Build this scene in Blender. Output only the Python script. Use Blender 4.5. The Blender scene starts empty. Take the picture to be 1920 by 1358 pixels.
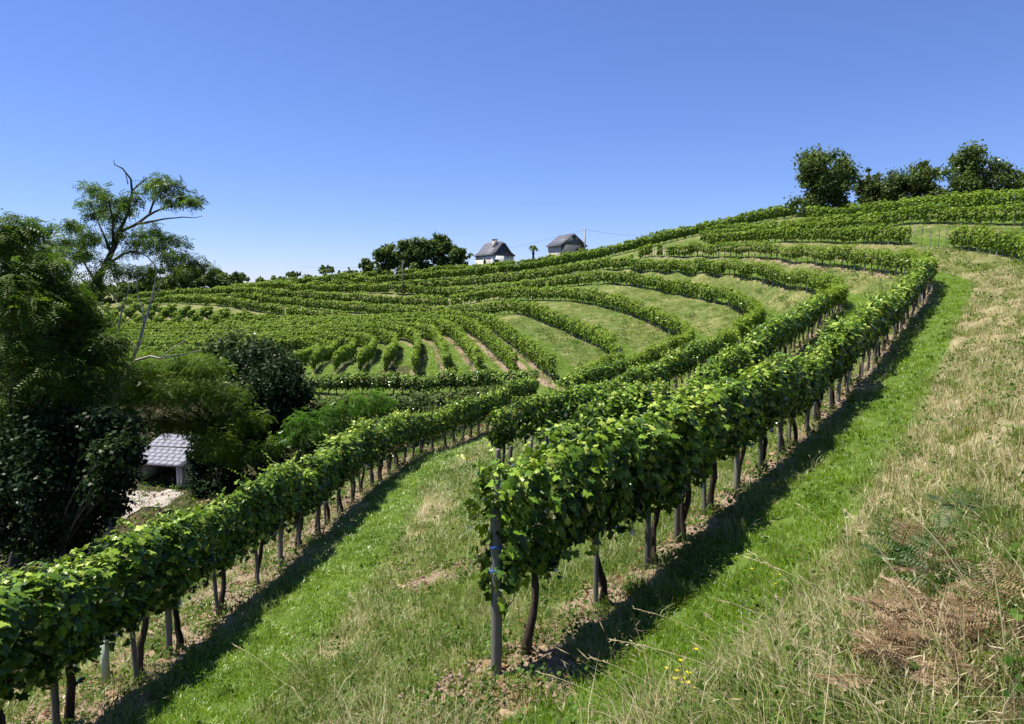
import bpy, math, random
import numpy as np
from mathutils import Vector, Matrix, kdtree

random.seed(7)
rng = np.random.default_rng(11)
SC = bpy.context.scene
COL = SC.collection
R = math.radians

# ------------------------------------------------------------------ camera, sky, sun, exposure
PITCH = math.atan(134 / 1280)
cam_data = bpy.data.cameras.new('camera')
cam_data.sensor_width = 36.0
cam_data.lens = 24.0
cam_data.clip_start = 0.05
cam_data.clip_end = 8000
cam = bpy.data.objects.new('camera', cam_data)
COL.objects.link(cam)
cam.location = (0, 0, 0)                        # the eye is the origin; the ground under it lies 1.6 m lower
cam.rotation_euler = (R(90) - PITCH, 0, 0)
SC.camera = cam

SUN_EL = R(66)
SUN_AZ = R(-80)                                 # compass style: 0 = away from the camera (+Y), negative = left
to_sun = Vector((math.sin(SUN_AZ) * math.cos(SUN_EL), math.cos(SUN_AZ) * math.cos(SUN_EL), math.sin(SUN_EL)))
world = bpy.data.worlds.new('World')
SC.world = world
world.use_nodes = True
wt = world.node_tree
for n in list(wt.nodes):
    wt.nodes.remove(n)
sky = wt.nodes.new('ShaderNodeTexSky')
sky.sky_type = 'NISHITA'
sky.sun_disc = False
sky.sun_elevation = SUN_EL
sky.sun_rotation = SUN_AZ
sky.altitude = 300
sky.air_density = 1.0
sky.dust_density = 0.0
sky.ozone_density = 10.0
bg = wt.nodes.new('ShaderNodeBackground')
bg.inputs['Strength'].default_value = 0.067
wo = wt.nodes.new('ShaderNodeOutputWorld')
gam = wt.nodes.new('ShaderNodeGamma')               # flatter, bluer gradient of a clear southern summer sky
gam.inputs[1].default_value = 0.95
tin = wt.nodes.new('ShaderNodeMix')
tin.data_type = 'RGBA'
tin.blend_type = 'MULTIPLY'
tin.inputs[0].default_value = 1.0
tin.inputs[7].default_value = (1.22, 1.15, 1.46, 1)
wt.links.new(sky.outputs[0], gam.inputs[0])
wt.links.new(gam.outputs[0], tin.inputs[6])
wt.links.new(tin.outputs[2], bg.inputs[0])
wt.links.new(bg.outputs[0], wo.inputs[0])

sun_data = bpy.data.lights.new('sun', 'SUN')
sun_data.energy = 5.0
sun_data.angle = R(0.55)
sun_data.color = (1.0, 0.955, 0.88)
sun = bpy.data.objects.new('sun', sun_data)
COL.objects.link(sun)
sun.rotation_euler = (-to_sun).to_track_quat('-Z', 'Y').to_euler()

SC.view_settings.view_transform = 'Standard'
SC.view_settings.look = 'None'
SC.view_settings.exposure = 0.85
SC.view_settings.gamma = 1.0
SC.view_settings.use_curve_mapping = False
SC.cycles.max_bounces = 5
SC.cycles.diffuse_bounces = 2
SC.cycles.glossy_bounces = 2
SC.cycles.transmission_bounces = 4
SC.cycles.transparent_max_bounces = 4
SC.cycles.use_adaptive_sampling = True
SC.cycles.adaptive_threshold = 0.02
SC.cycles.caustics_reflective = False
SC.cycles.caustics_refractive = False


# ------------------------------------------------------------------ helpers
def P(px, py, Y):
    """photo pixel + distance ahead (metres) -> point in the place"""
    f = 1280.0
    u = (px - 960) / f
    v = (679 - py) / f
    dy = math.cos(PITCH) + v * math.sin(PITCH)
    dz = -math.sin(PITCH) + v * math.cos(PITCH)
    t = Y / dy
    return (u * t, Y, dz * t)


def tag(o, label=None, cat=None, group=None, kind=None):
    if label:
        o['label'] = label
    if cat:
        o['category'] = cat
    if group:
        o['group'] = group
    if kind:
        o['kind'] = kind
    return o


def empty(name, loc=(0, 0, 0), rz=0.0, scale=None):
    o = bpy.data.objects.new(name, None)
    o.empty_display_size = 0.2
    COL.objects.link(o)
    o.location = loc
    o.rotation_euler = (0, 0, rz)
    if scale is not None:
        o.scale = scale
    return o


def mesh_np(name, verts, faces, mat=None, tint=None, attrs=None, smooth=False):
    """verts (N,3); faces: one (M,k) array or a list of them"""
    verts = np.asarray(verts, dtype=np.float32).reshape(-1, 3)
    if not isinstance(faces, (list, tuple)):
        faces = [faces]
    faces = [np.asarray(f, dtype=np.int32) for f in faces if len(f)]
    me = bpy.data.meshes.new(name)
    me.vertices.add(len(verts))
    me.vertices.foreach_set('co', verts.ravel())
    nl = sum(f.size for f in faces)
    npoly = sum(len(f) for f in faces)
    me.loops.add(nl)
    me.loops.foreach_set('vertex_index', np.concatenate([f.ravel() for f in faces]))
    me.polygons.add(npoly)
    sizes = np.concatenate([np.full(len(f), f.shape[1], dtype=np.int32) for f in faces])
    starts = np.concatenate([[0], np.cumsum(sizes)[:-1]]).astype(np.int32)
    me.polygons.foreach_set('loop_start', starts)
    if smooth:
        me.polygons.foreach_set('use_smooth', np.ones(npoly, dtype=bool))
    if tint is not None:
        attrs = dict(attrs or {}, tint=tint)
    for k, a in (attrs or {}).items():
        a = np.asarray(a, dtype=np.float32)
        at = me.attributes.new(k, 'FLOAT', 'POINT')
        at.data.foreach_set('value', a)
    if mat:
        me.materials.append(mat)
    me.update()
    me.validate()
    return me


def obj(name, me, parent=None, loc=None):
    o = bpy.data.objects.new(name, me)
    COL.objects.link(o)
    if parent is not None:
        o.parent = parent
    if loc is not None:
        o.location = loc
    return o


class MB:
    """collects tubes and boxes for one mesh"""
    def __init__(self):
        self.v, self.q, self.t, self.tint, self.n = [], [], [], [], 0

    def add(self, v, q=None, t=None, tint=0.5):
        v = np.asarray(v, dtype=float).reshape(-1, 3)
        if q is not None and len(q):
            self.q.append(np.asarray(q) + self.n)
        if t is not None and len(t):
            self.t.append(np.asarray(t) + self.n)
        self.v.append(v)
        self.tint.append(np.full(len(v), tint) if np.isscalar(tint) else np.asarray(tint))
        self.n += len(v)

    def tube(self, pts, rad, k=6, cap=True, tint=0.5, rough=0.0):
        pts = np.asarray(pts, dtype=float)
        rad = np.broadcast_to(np.asarray(rad, dtype=float), (len(pts),))
        tan = np.gradient(pts, axis=0)
        tan /= np.linalg.norm(tan, axis=1)[:, None] + 1e-9
        ref = np.array([0.31, 0.95, 0.1])
        a = np.cross(tan, ref)
        a /= np.linalg.norm(a, axis=1)[:, None] + 1e-9
        b = np.cross(tan, a)
        ang = np.linspace(0, 2 * math.pi, k, endpoint=False)
        rr = rad[:, None] * (1 + rough * (rng.random((len(pts), k)) - 0.5))
        ring = pts[:, None, :] + rr[:, :, None] * (np.cos(ang)[None, :, None] * a[:, None, :] + np.sin(ang)[None, :, None] * b[:, None, :])
        v = ring.reshape(-1, 3)
        m = len(pts)
        i = np.arange(m - 1)[:, None] * k
        j = np.arange(k)[None, :]
        j2 = (j + 1) % k
        q = np.stack([i + j, i + j2, i + k + j2, i + k + j], -1).reshape(-1, 4)
        t = []
        if cap:
            v = np.vstack([v, pts[-1], pts[0]])
            for jj in range(k):
                t.append([(m - 1) * k + jj, (m - 1) * k + (jj + 1) % k, m * k])
                t.append([(jj + 1) % k, jj, m * k + 1])
        self.add(v, q, t, tint)

    def box(self, lo, hi, M=None, tint=0.5):
        x0, y0, z0 = lo
        x1, y1, z1 = hi
        v = np.array([[x0, y0, z0], [x1, y0, z0], [x1, y1, z0], [x0, y1, z0], [x0, y0, z1], [x1, y0, z1], [x1, y1, z1], [x0, y1, z1]])
        q = [[0, 3, 2, 1], [4, 5, 6, 7], [0, 1, 5, 4], [1, 2, 6, 5], [2, 3, 7, 6], [3, 0, 4, 7]]
        if M is not None:
            v = np.array([(M @ Vector(p))[:] for p in v])
        self.add(v, q, None, tint)

    def poly(self, v, faces, tint=0.5):
        for k in (3, 4):
            pass
        q = [f for f in faces if len(f) == 4]
        t = [f for f in faces if len(f) == 3]
        self.add(v, q, t, tint)

    def mesh(self, name, mat, smooth=False):
        fs = []
        if self.q:
            fs.append(np.vstack(self.q))
        if self.t:
            fs.append(np.vstack(self.t))
        return mesh_np(name, np.vstack(self.v), fs, mat, tint=np.concatenate(self.tint), smooth=smooth)


def unit(a):
    return a / (np.linalg.norm(a, axis=-1, keepdims=True) + 1e-9)


def place_template(tv, tf, pos, U, V, N, size):
    """copies of a small template (tv (m,3), tf (k,c)) with a frame each -> verts, faces"""
    n, m = len(pos), len(tv)
    size = np.asarray(size)
    if size.ndim == 1:
        size = size[:, None]
    v = pos[:, None, :] + size[:, None, :] * (tv[None, :, 0:1] * U[:, None, :] + tv[None, :, 1:2] * V[:, None, :] + tv[None, :, 2:3] * N[:, None, :])
    f = np.asarray(tf)[None, :, :] + (np.arange(n) * m)[:, None, None]
    return v.reshape(-1, 3), f.reshape(-1, np.asarray(tf).shape[1])


def frames(normal, tip):
    """leaf frame from a normal and a wished tip direction"""
    N = unit(normal)
    V = tip - N * np.sum(tip * N, axis=1, keepdims=True)
    V = unit(V)
    U = np.cross(V, N)
    return U, V, N


# ------------------------------------------------------------------ materials
def nodes_of(name):
    m = bpy.data.materials.new(name)
    m.use_nodes = True
    t = m.node_tree
    for n in list(t.nodes):
        t.nodes.remove(n)
    out = t.nodes.new('ShaderNodeOutputMaterial')
    return m, t, out


def attr(t, name):
    a = t.nodes.new('ShaderNodeAttribute')
    a.attribute_name = name
    return a.outputs['Fac']


def math_node(t, op, a, b=None, c=None, clamp=False):
    n = t.nodes.new('ShaderNodeMath')
    n.operation = op
    n.use_clamp = clamp
    for i, s in enumerate((a, b, c)):
        if s is None:
            continue
        if isinstance(s, (int, float)):
            n.inputs[i].default_value = s
        else:
            t.links.new(s, n.inputs[i])
    return n.outputs[0]


def ramp(t, fac, stops):
    n = t.nodes.new('ShaderNodeValToRGB')
    cr = n.color_ramp
    while len(cr.elements) < len(stops):
        cr.elements.new(0.5)
    for e, (p, c) in zip(cr.elements, stops):
        e.position = p
        e.color = (*c, 1) if len(c) == 3 else c
    t.links.new(fac, n.inputs[0])
    return n.outputs[0]


def noise(t, scale, detail=4, rough=0.6, vec=None, dist=0.0):
    n = t.nodes.new('ShaderNodeTexNoise')
    n.inputs['Scale'].default_value = scale
    n.inputs['Detail'].default_value = detail
    n.inputs['Roughness'].default_value = rough
    n.inputs['Distortion'].default_value = dist
    if vec is not None:
        t.links.new(vec, n.inputs['Vector'])
    return n.outputs['Fac']


def mixc(t, fac, a, b, mode='MIX'):
    n = t.nodes.new('ShaderNodeMix')
    n.data_type = 'RGBA'
    n.blend_type = mode
    for s, i in ((fac, 0), (a, 6), (b, 7)):
        if isinstance(s, (int, float)):
            n.inputs[i].default_value = s
        elif isinstance(s, tuple):
            n.inputs[i].default_value = (*s, 1)
        else:
            t.links.new(s, n.inputs[i])
    return n.outputs[2]


def pos_vec(t):
    g = t.nodes.new('ShaderNodeNewGeometry')
    return g.outputs['Position']


def obj_vec(t):
    g = t.nodes.new('ShaderNodeTexCoord')
    return g.outputs['Object']


def principled(t, out, col, rough=0.8, spec=0.3, bump=None, bump_dist=0.02, bump_str=0.5):
    b = t.nodes.new('ShaderNodeBsdfPrincipled')
    if isinstance(col, tuple):
        b.inputs['Base Color'].default_value = (*col, 1)
    else:
        t.links.new(col, b.inputs['Base Color'])
    if isinstance(rough, (int, float)):
        b.inputs['Roughness'].default_value = rough
    else:
        t.links.new(rough, b.inputs['Roughness'])
    b.inputs['Specular IOR Level'].default_value = spec
    if bump is not None:
        bn = t.nodes.new('ShaderNodeBump')
        bn.inputs['Distance'].default_value = bump_dist
        bn.inputs['Strength'].default_value = bump_str
        t.links.new(bump, bn.inputs['Height'])
        t.links.new(bn.outputs[0], b.inputs['Normal'])
    t.links.new(b.outputs[0], out.inputs[0])
    return b


def leaf_mat(name, stops, trans=(1.0, 1.0, 0.5), tmix=0.35, gloss=0.12, rough=0.45, inst_rand=0.0):
    """thin leaf: diffuse + light coming through + a little gloss; colour from the per-leaf tint"""
    m, t, out = nodes_of(name)
    fac = attr(t, 'tint')
    if inst_rand:
        oi = t.nodes.new('ShaderNodeObjectInfo')
        r = math_node(t, 'MULTIPLY_ADD', oi.outputs['Random'], inst_rand, -inst_rand / 2)
        fac = math_node(t, 'ADD', fac, r, clamp=True)
    big = noise(t, 0.35, 1, 0.6, pos_vec(t))
    fac = math_node(t, 'ADD', fac, math_node(t, 'MULTIPLY_ADD', big, 0.5, -0.25), clamp=True)
    col = ramp(t, fac, stops)
    d = t.nodes.new('ShaderNodeBsdfDiffuse')
    t.links.new(col, d.inputs[0])
    tr = t.nodes.new('ShaderNodeBsdfTranslucent')
    tcol = mixc(t, 1.0, col, trans, 'MULTIPLY')
    t.links.new(tcol, tr.inputs[0])
    mx = t.nodes.new('ShaderNodeMixShader')
    mx.inputs[0].default_value = tmix
    t.links.new(d.outputs[0], mx.inputs[1])
    t.links.new(tr.outputs[0], mx.inputs[2])
    gl = t.nodes.new('ShaderNodeBsdfGlossy')
    gl.inputs['Roughness'].default_value = rough
    gl.inputs['Color'].default_value = (0.85, 0.86, 0.78, 1)
    lw = t.nodes.new('ShaderNodeLayerWeight')
    lw.inputs[0].default_value = 0.35
    gf = math_node(t, 'MULTIPLY', lw.outputs['Fresnel'], gloss * 2.2, clamp=True)
    m2 = t.nodes.new('ShaderNodeMixShader')
    t.links.new(gf, m2.inputs[0])
    t.links.new(mx.outputs[0], m2.inputs[1])
    t.links.new(gl.outputs[0], m2.inputs[2])
    t.links.new(m2.outputs[0], out.inputs[0])
    return m


M = {}
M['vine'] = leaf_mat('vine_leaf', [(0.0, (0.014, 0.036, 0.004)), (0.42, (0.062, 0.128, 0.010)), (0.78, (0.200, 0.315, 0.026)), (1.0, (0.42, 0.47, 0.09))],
                     trans=(1.9, 2.0, 0.5), tmix=0.15, gloss=0.20, rough=0.32)  # wide colour spread paints sunlit leaves bright and shaded ones near black
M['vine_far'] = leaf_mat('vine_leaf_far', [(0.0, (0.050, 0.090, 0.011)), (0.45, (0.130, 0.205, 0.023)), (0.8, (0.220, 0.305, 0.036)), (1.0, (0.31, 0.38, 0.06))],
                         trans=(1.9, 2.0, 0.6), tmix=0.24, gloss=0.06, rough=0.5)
M['broad'] = leaf_mat('broad_leaf', [(0.0, (0.032, 0.056, 0.016)), (0.5, (0.088, 0.130, 0.035)), (1.0, (0.175, 0.220, 0.056))],
                      trans=(1.6, 1.7, 0.6), tmix=0.28, gloss=0.05)
M['laurel'] = leaf_mat('dark_leaf', [(0.0, (0.006, 0.016, 0.005)), (0.5, (0.014, 0.033, 0.009)), (1.0, (0.035, 0.062, 0.016))],
                       trans=(1.5, 1.6, 0.6), tmix=0.18, gloss=0.07, rough=0.4)
M['locust'] = leaf_mat('locust_leaf', [(0.0, (0.024, 0.050, 0.006)), (0.5, (0.062, 0.112, 0.012)), (1.0, (0.125, 0.185, 0.022))],
                       trans=(1.9, 2.1, 0.6), tmix=0.38, gloss=0.08)
M['locust_light'] = leaf_mat('locust_leaf_light', [(0.0, (0.034, 0.068, 0.008)), (0.5, (0.088, 0.148, 0.017)), (1.0, (0.165, 0.230, 0.030))], trans=(1.9, 2.1, 0.6), tmix=0.38, gloss=0.06)
M['acacia'] = leaf_mat('acacia_leaf', [(0.0, (0.035, 0.085, 0.010)), (0.5, (0.065, 0.15, 0.015)), (1.0, (0.11, 0.21, 0.025))],
                       trans=(1.8, 2.0, 0.6), tmix=0.4, gloss=0.06)
M['scrub'] = leaf_mat('scrub_leaf', [(0.0, (0.035, 0.055, 0.018)), (0.5, (0.075, 0.110, 0.030)), (1.0, (0.14, 0.175, 0.055))],
                      trans=(1.4, 1.5, 0.7), tmix=0.25, gloss=0.06)
M['lawn'] = leaf_mat('mown_blade', [(0.0, (0.078, 0.150, 0.008)), (0.5, (0.150, 0.245, 0.014)), (0.85, (0.22, 0.315, 0.024)), (1.0, (0.33, 0.37, 0.09))],
                     trans=(1.7, 1.8, 0.5), tmix=0.38, gloss=0.04, inst_rand=0.35)
M['meadow'] = leaf_mat('meadow_blade', [(0.0, (0.062, 0.118, 0.012)), (0.5, (0.135, 0.205, 0.028)), (1.0, (0.27, 0.295, 0.08))],
                       trans=(1.5, 1.5, 0.6), tmix=0.32, gloss=0.03, inst_rand=0.5)
M['straw'] = leaf_mat('straw_blade', [(0.0, (0.21, 0.178, 0.066)), (0.5, (0.41, 0.345, 0.17)), (1.0, (0.62, 0.53, 0.33))],
                      trans=(1.0, 0.95, 0.8), tmix=0.2, gloss=0.05, inst_rand=0.4)
M['weed'] = leaf_mat('weed_leaf', [(0.0, (0.030, 0.070, 0.010)), (0.5, (0.065, 0.130, 0.018)), (1.0, (0.12, 0.19, 0.035))],
                     trans=(1.6, 1.7, 0.6), tmix=0.32, gloss=0.04, inst_rand=0.4)
M['bracken'] = leaf_mat('dead_bracken', [(0.0, (0.11, 0.062, 0.030)), (0.5, (0.26, 0.170, 0.088)), (1.0, (0.44, 0.325, 0.185))],
                        trans=(1.0, 0.9, 0.7), tmix=0.18, gloss=0.03)
M['fern'] = leaf_mat('green_fern', [(0.0, (0.030, 0.070, 0.014)), (0.5, (0.065, 0.125, 0.022)), (1.0, (0.11, 0.18, 0.035))],
                     trans=(1.5, 1.7, 0.6), tmix=0.35, gloss=0.08)
M['petal_white'] = leaf_mat('white_petal', [(0.0, (0.6, 0.58, 0.55)), (1.0, (0.82, 0.80, 0.78))], trans=(1, 1, 1), tmix=0.2, gloss=0.02)
M['petal_yellow'] = leaf_mat('yellow_petal', [(0.0, (0.6, 0.45, 0.01)), (1.0, (0.85, 0.68, 0.03))], trans=(1, 1, 1), tmix=0.2, gloss=0.02)


def bark_mat(name, c0, c1, scale=14, stretch=0.15):
    m, t, out = nodes_of(name)
    mp = t.nodes.new('ShaderNodeMapping')
    mp.inputs['Scale'].default_value = (1, 1, stretch)
    t.links.new(obj_vec(t), mp.inputs[0])
    n = noise(t, scale, 6, 0.7, mp.outputs[0], 0.4)
    f = math_node(t, 'ADD', n, math_node(t, 'MULTIPLY_ADD', attr(t, 'tint'), 0.5, -0.25))
    col = ramp(t, f, [(0.30, c0), (0.72, c1)])
    principled(t, out, col, 0.9, 0.2, n, 0.02, 0.7)
    return m


M['vine_bark'] = bark_mat('vine_bark', (0.018, 0.012, 0.009), (0.085, 0.060, 0.042), 40)
M['bark'] = bark_mat('tree_bark', (0.030, 0.026, 0.020), (0.13, 0.115, 0.09), 6)
M['deadwood'] = bark_mat('dead_wood', (0.20, 0.18, 0.155), (0.46, 0.42, 0.38), 8)
M['post'] = bark_mat('weathered_post', (0.055, 0.052, 0.040), (0.215, 0.20, 0.155), 46, 0.06)
M['post_grey'] = bark_mat('grey_post', (0.14, 0.135, 0.13), (0.34, 0.325, 0.31), 30, 0.06)


def ground_mat():
    m, t, out = nodes_of('ground')
    p = pos_vec(t)
    n_big = noise(t, 0.22, 3, 0.6, p)
    n_mid = noise(t, 1.5, 4, 0.7, p, 0.6)
    n_fine = noise(t, 9.0, 3, 0.7, p)
    n_vf = noise(t, 45.0, 2, 0.7, p)
    # dry bank: straw over green
    dryn = math_node(t, 'ADD', math_node(t, 'MULTIPLY_ADD', n_big, 1.2, -0.60), math_node(t, 'ADD', math_node(t, 'MULTIPLY_ADD', n_mid, 1.5, -0.05), math_node(t, 'MULTIPLY_ADD', n_fine, 0.9, -0.45)))
    bank = ramp(t, dryn, [(0.25, (0.040, 0.074, 0.013)), (0.52, (0.078, 0.120, 0.024)), (0.82, (0.135, 0.155, 0.043)), (1.05, (0.235, 0.21, 0.085))])
    dry = ramp(t, dryn, [(0.25, (0.085, 0.095, 0.030)), (0.60, (0.205, 0.172, 0.080)), (0.95, (0.33, 0.27, 0.15))])
    bank = mixc(t, attr(t, 'dry'), bank, dry)
    lane = ramp(t, math_node(t, 'ADD', math_node(t, 'MULTIPLY', n_mid, 0.5), math_node(t, 'MULTIPLY', n_fine, 0.5)),
                [(0.30, (0.055, 0.095, 0.014)), (0.55, (0.090, 0.140, 0.022)), (0.75, (0.140, 0.185, 0.036))])
    soil = ramp(t, math_node(t, 'ADD', math_node(t, 'MULTIPLY', n_fine, 0.6), math_node(t, 'MULTIPLY', n_vf, 0.4)),
                [(0.30, (0.115, 0.078, 0.050)), (0.50, (0.245, 0.175, 0.118)), (0.72, (0.38, 0.285, 0.205))])
    wob = math_node(t, 'MULTIPLY_ADD', math_node(t, 'ADD', n_mid, n_fine), 0.55, -0.55)

    def edge(a, lo=0.35, hi=0.65):
        s = math_node(t, 'ADD', attr(t, a), wob)
        n = t.nodes.new('ShaderNodeMapRange')
        n.interpolation_type = 'SMOOTHSTEP'
        n.inputs[1].default_value = lo
        n.inputs[2].default_value = hi
        t.links.new(s, n.inputs[0])
        return n.outputs[0]
    c = mixc(t, edge('lane'), bank, lane)
    c = mixc(t, edge('soil', 0.30, 0.62), c, soil)
    wood = ramp(t, n_mid, [(0.3, (0.030, 0.026, 0.014)), (0.7, (0.075, 0.070, 0.030))])
    c = mixc(t, edge('wood'), c, wood)
    h = math_node(t, 'ADD', math_node(t, 'MULTIPLY', n_fine, 0.7), math_node(t, 'MULTIPLY', n_vf, 0.3))
    principled(t, out, c, 0.95, 0.12, h, 0.06, 0.8)
    return m


M['ground'] = ground_mat()


def soil_mat():
    m, t, out = nodes_of('soil')
    p = pos_vec(t)
    n1 = noise(t, 6, 6, 0.7, p)
    n2 = noise(t, 60, 3, 0.7, p)
    f = math_node(t, 'ADD', math_node(t, 'MULTIPLY', n1, 0.6), math_node(t, 'MULTIPLY', n2, 0.4))
    col = ramp(t, f, [(0.3, (0.13, 0.088, 0.060)), (0.5, (0.27, 0.19, 0.135)), (0.72, (0.42, 0.315, 0.235))])
    principled(t, out, col, 0.95, 0.1, f, 0.03, 0.8)
    return m


M['soil'] = soil_mat()


def simple_mat(name, c0, c1, scale=8, rough=0.85, spec=0.25, bump=0.01, detail=5):
    m, t, out = nodes_of(name)
    n = noise(t, scale, detail, 0.65, obj_vec(t))
    f = math_node(t, 'ADD', n, math_node(t, 'MULTIPLY_ADD', attr(t, 'tint'), 0.4, -0.2))
    col = ramp(t, f, [(0.3, c0), (0.7, c1)])
    principled(t, out, col, rough, spec, n, bump, 0.6)
    return m


M['plaster'] = simple_mat('cream_plaster', (0.58, 0.51, 0.41), (0.74, 0.67, 0.56), 3)
M['white_wall'] = simple_mat('white_wall', (0.70, 0.69, 0.69), (0.82, 0.81, 0.80), 3)
M['slate'] = simple_mat('slate', (0.055, 0.058, 0.064), (0.115, 0.118, 0.126), 5, 0.6, 0.35)  # dark copy of the roof slate; shade of the gables put into its colour
M['slate_sunlit'] = simple_mat('sunlit_slate', (0.095, 0.097, 0.112), (0.16, 0.162, 0.185), 6, 0.6, 0.35)  # lighter copy of slate for the roofs, sunlight put into its colour
M['slate_pale'] = simple_mat('pale_slate', (0.20, 0.20, 0.22), (0.27, 0.27, 0.30), 9, 0.6, 0.3)
M['dark_glass'] = simple_mat('dark_opening', (0.015, 0.016, 0.018), (0.03, 0.03, 0.033), 3, 0.3, 0.5)
M['stone'] = simple_mat('pale_stone', (0.36, 0.31, 0.25), (0.60, 0.54, 0.46), 6)
M['brick_wall'] = simple_mat('brown_wall', (0.16, 0.085, 0.05), (0.26, 0.15, 0.095), 5)
M['timber'] = simple_mat('timber', (0.09, 0.05, 0.03), (0.17, 0.10, 0.06), 12)
M['pole'] = simple_mat('concrete_pole', (0.30, 0.29, 0.28), (0.42, 0.41, 0.40), 6)
M['wood_pole'] = simple_mat('dark_wood_pole', (0.07, 0.065, 0.06), (0.14, 0.13, 0.12), 6)
M['wire'] = simple_mat('wire', (0.22, 0.22, 0.23), (0.32, 0.32, 0.33), 6, 0.5)
M['cable'] = simple_mat('cable', (0.10, 0.10, 0.11), (0.16, 0.16, 0.17), 6, 0.6)
M['twine'] = simple_mat('blue_twine', (0.02, 0.10, 0.38), (0.06, 0.22, 0.60), 60, 0.6)
M['gravel'] = simple_mat('pale_gravel', (0.22, 0.19, 0.155), (0.42, 0.375, 0.32), 2.5)
M['tube_green'] = simple_mat('pale_green_tube', (0.35, 0.42, 0.30), (0.46, 0.52, 0.38), 6, 0.6)

# ------------------------------------------------------------------ the lie of the land: rows of vines as lines on it
def poly(*pts):
    out = []
    for p in pts:
        out.append(P(*p[1:]) if p[0] == 'p' else p[1:])
    return np.array(out, dtype=float)


def p(px, py, Y):
    return ('p', px, py, Y)


def w(x, y, z):
    return ('w', x, y, z)


ROWS = {}
ROWS['A'] = poly(p(930, 1268, 6.0), p(1152, 1105, 7.6), p(1240, 1030, 8.7), p(1305, 980, 9.6), p(1367, 935, 10.6), p(1416, 895, 11.7),
                 p(1490, 830, 14), p(1545, 778, 16.5), p(1600, 720, 20), p(1645, 670, 23.8), p(1690, 615, 28.8), p(1725, 570, 34.5),
                 p(1745, 542, 40.5), p(1722, 528, 46), p(1688, 519, 52), p(1639, 511, 58), p(1598, 504, 63), p(1534, 496, 69), p(1419, 484, 81),
                 p(1307, 482, 93), p(1255, 483, 99), p(1198, 480, 106))
ROWS['B'] = poly(w(-.27, 11.5, -4.4), w(2.2, 15.2, -4.45), w(4.9, 19.3, -4.35), w(8.5, 25, -3.85), w(12.3, 30.6, -3.1), w(16.6, 37.5, -2.4), w(20.2, 44, -1.85),
                 p(1580, 580, 51), p(1562, 566, 55), p(1539, 558, 58.5), p(1507, 547, 62.5), p(1459, 538, 68), p(1429, 531, 71.5), p(1382, 518, 77), p(1344, 513, 81), p(1300, 511, 86),
                 p(1250, 510, 92), p(1165, 504, 101), p(1115, 507, 106), p(1075, 515, 109), p(1020, 525, 113), p(940, 534, 119), p(840, 541, 127),
                 p(733, 545, 136), p(640, 551, 145), p(540, 555, 155))
ROWS['C'] = poly(w(-.37, 19, -5.15), w(3.2, 25, -5.3), w(7.4, 32.5, -5.1), w(11.2, 39, -4.7), w(15, 46, -4.2), w(18.5, 52.8, -3.7),
                 p(1430, 615, 59), p(1418, 606, 62), p(1402, 599, 65), p(1375, 582, 69.5), p(1348, 570, 73), p(1314, 563, 77), p(1266, 555, 83), p(1240, 548, 86.5), p(1190, 538, 92),
                 p(1140, 533, 97), p(1090, 535, 101), p(1053, 539, 104), p(1030, 543, 106))
ROWS['C2'] = poly(p(1016, 545, 107.5), p(960, 554, 111), p(928, 557, 113.5), p(840, 560, 122), p(735, 553, 132), p(640, 549, 142), p(540, 547, 152), p(470, 546, 160))
ROWS['D'] = poly(w(2.9, 35.5, -6.5), w(6, 41, -6.3), w(9, 46.5, -6.0), w(12, 51.3, -5.6), p(1297, 665, 56), p(1288, 650, 59.5), p(1271, 635, 63), p(1241, 620, 68), p(1210, 603, 72.5),
                 p(1178, 591, 76.5), p(1140, 579, 81), p(1103, 571, 85), p(1065, 565, 89), p(1015, 564, 93.5), p(965, 564, 98), p(930, 562, 101), p(890, 568, 104), p(848, 575, 107))
ROWS['D2'] = poly(p(836, 578, 108.5), p(750, 575, 115), p(633, 567, 125), p(540, 560, 135), p(455, 553, 146), p(350, 556, 159), p(240, 564, 172))
ROWS['E'] = poly(w(4.4, 46, -7.15), w(6.8, 50.3, -6.8), p(1165, 697, 55), p(1152, 675, 58.5), p(1130, 655, 62), p(1090, 638, 68), p(1048, 618, 74), p(1015, 605, 79), p(990, 594, 83), p(970, 590, 86),
                 p(928, 590, 91), p(903, 594, 94), p(840, 598, 99), p(743, 595, 106), p(638, 585, 117), p(540, 576, 129), p(460, 566, 139), p(360, 568, 150), p(230, 575, 163))
ROWS['F'] = poly(p(1035, 712, 51), p(992, 676, 58), p(962, 651, 64), p(933, 630, 70), p(905, 618, 76), p(870, 613, 81), p(830, 611, 86), p(780, 612, 90),
                 p(700, 613, 97), p(620, 614, 104), p(540, 614, 112), p(440, 613, 123), p(330, 612, 136), p(200, 612, 151))
G6 = poly(p(778, 706, 57), p(785, 672, 68), p(782, 650, 77), p(757, 640, 83), p(705, 636, 88), p(640, 635, 94), p(560, 634, 102), p(450, 633, 113), p(330, 632, 124), p(170, 632, 140))
G1 = poly(p(550, 697, 71), p(582, 684, 78), p(598, 673, 85), p(560, 666, 89), p(480, 664, 90), p(400, 663, 97), p(300, 662, 106), p(200, 660, 116), p(80, 658, 128))
ROWS['L'] = poly(w(-4.9, 2.0, -4.25), w(-4.6, 4.4, -4.3), p(150, 1345, 7.1), p(305, 1240, 8.9), p(448, 1125, 10.9), p(563, 1030, 14.1), p(672, 925, 20.2), p(780, 855, 28), p(874, 824, 33.5),
                 p(912, 808, 36.5), p(962, 780, 40.5), p(1004, 752, 45.2))
ROWS['M'] = poly(p(1003, 748, 46.6), p(945, 741, 48.2), p(870, 741, 50), p(770, 742, 53), p(646, 742, 58), p(580, 739, 62), p(520, 735, 67), p(470, 730, 72))
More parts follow.
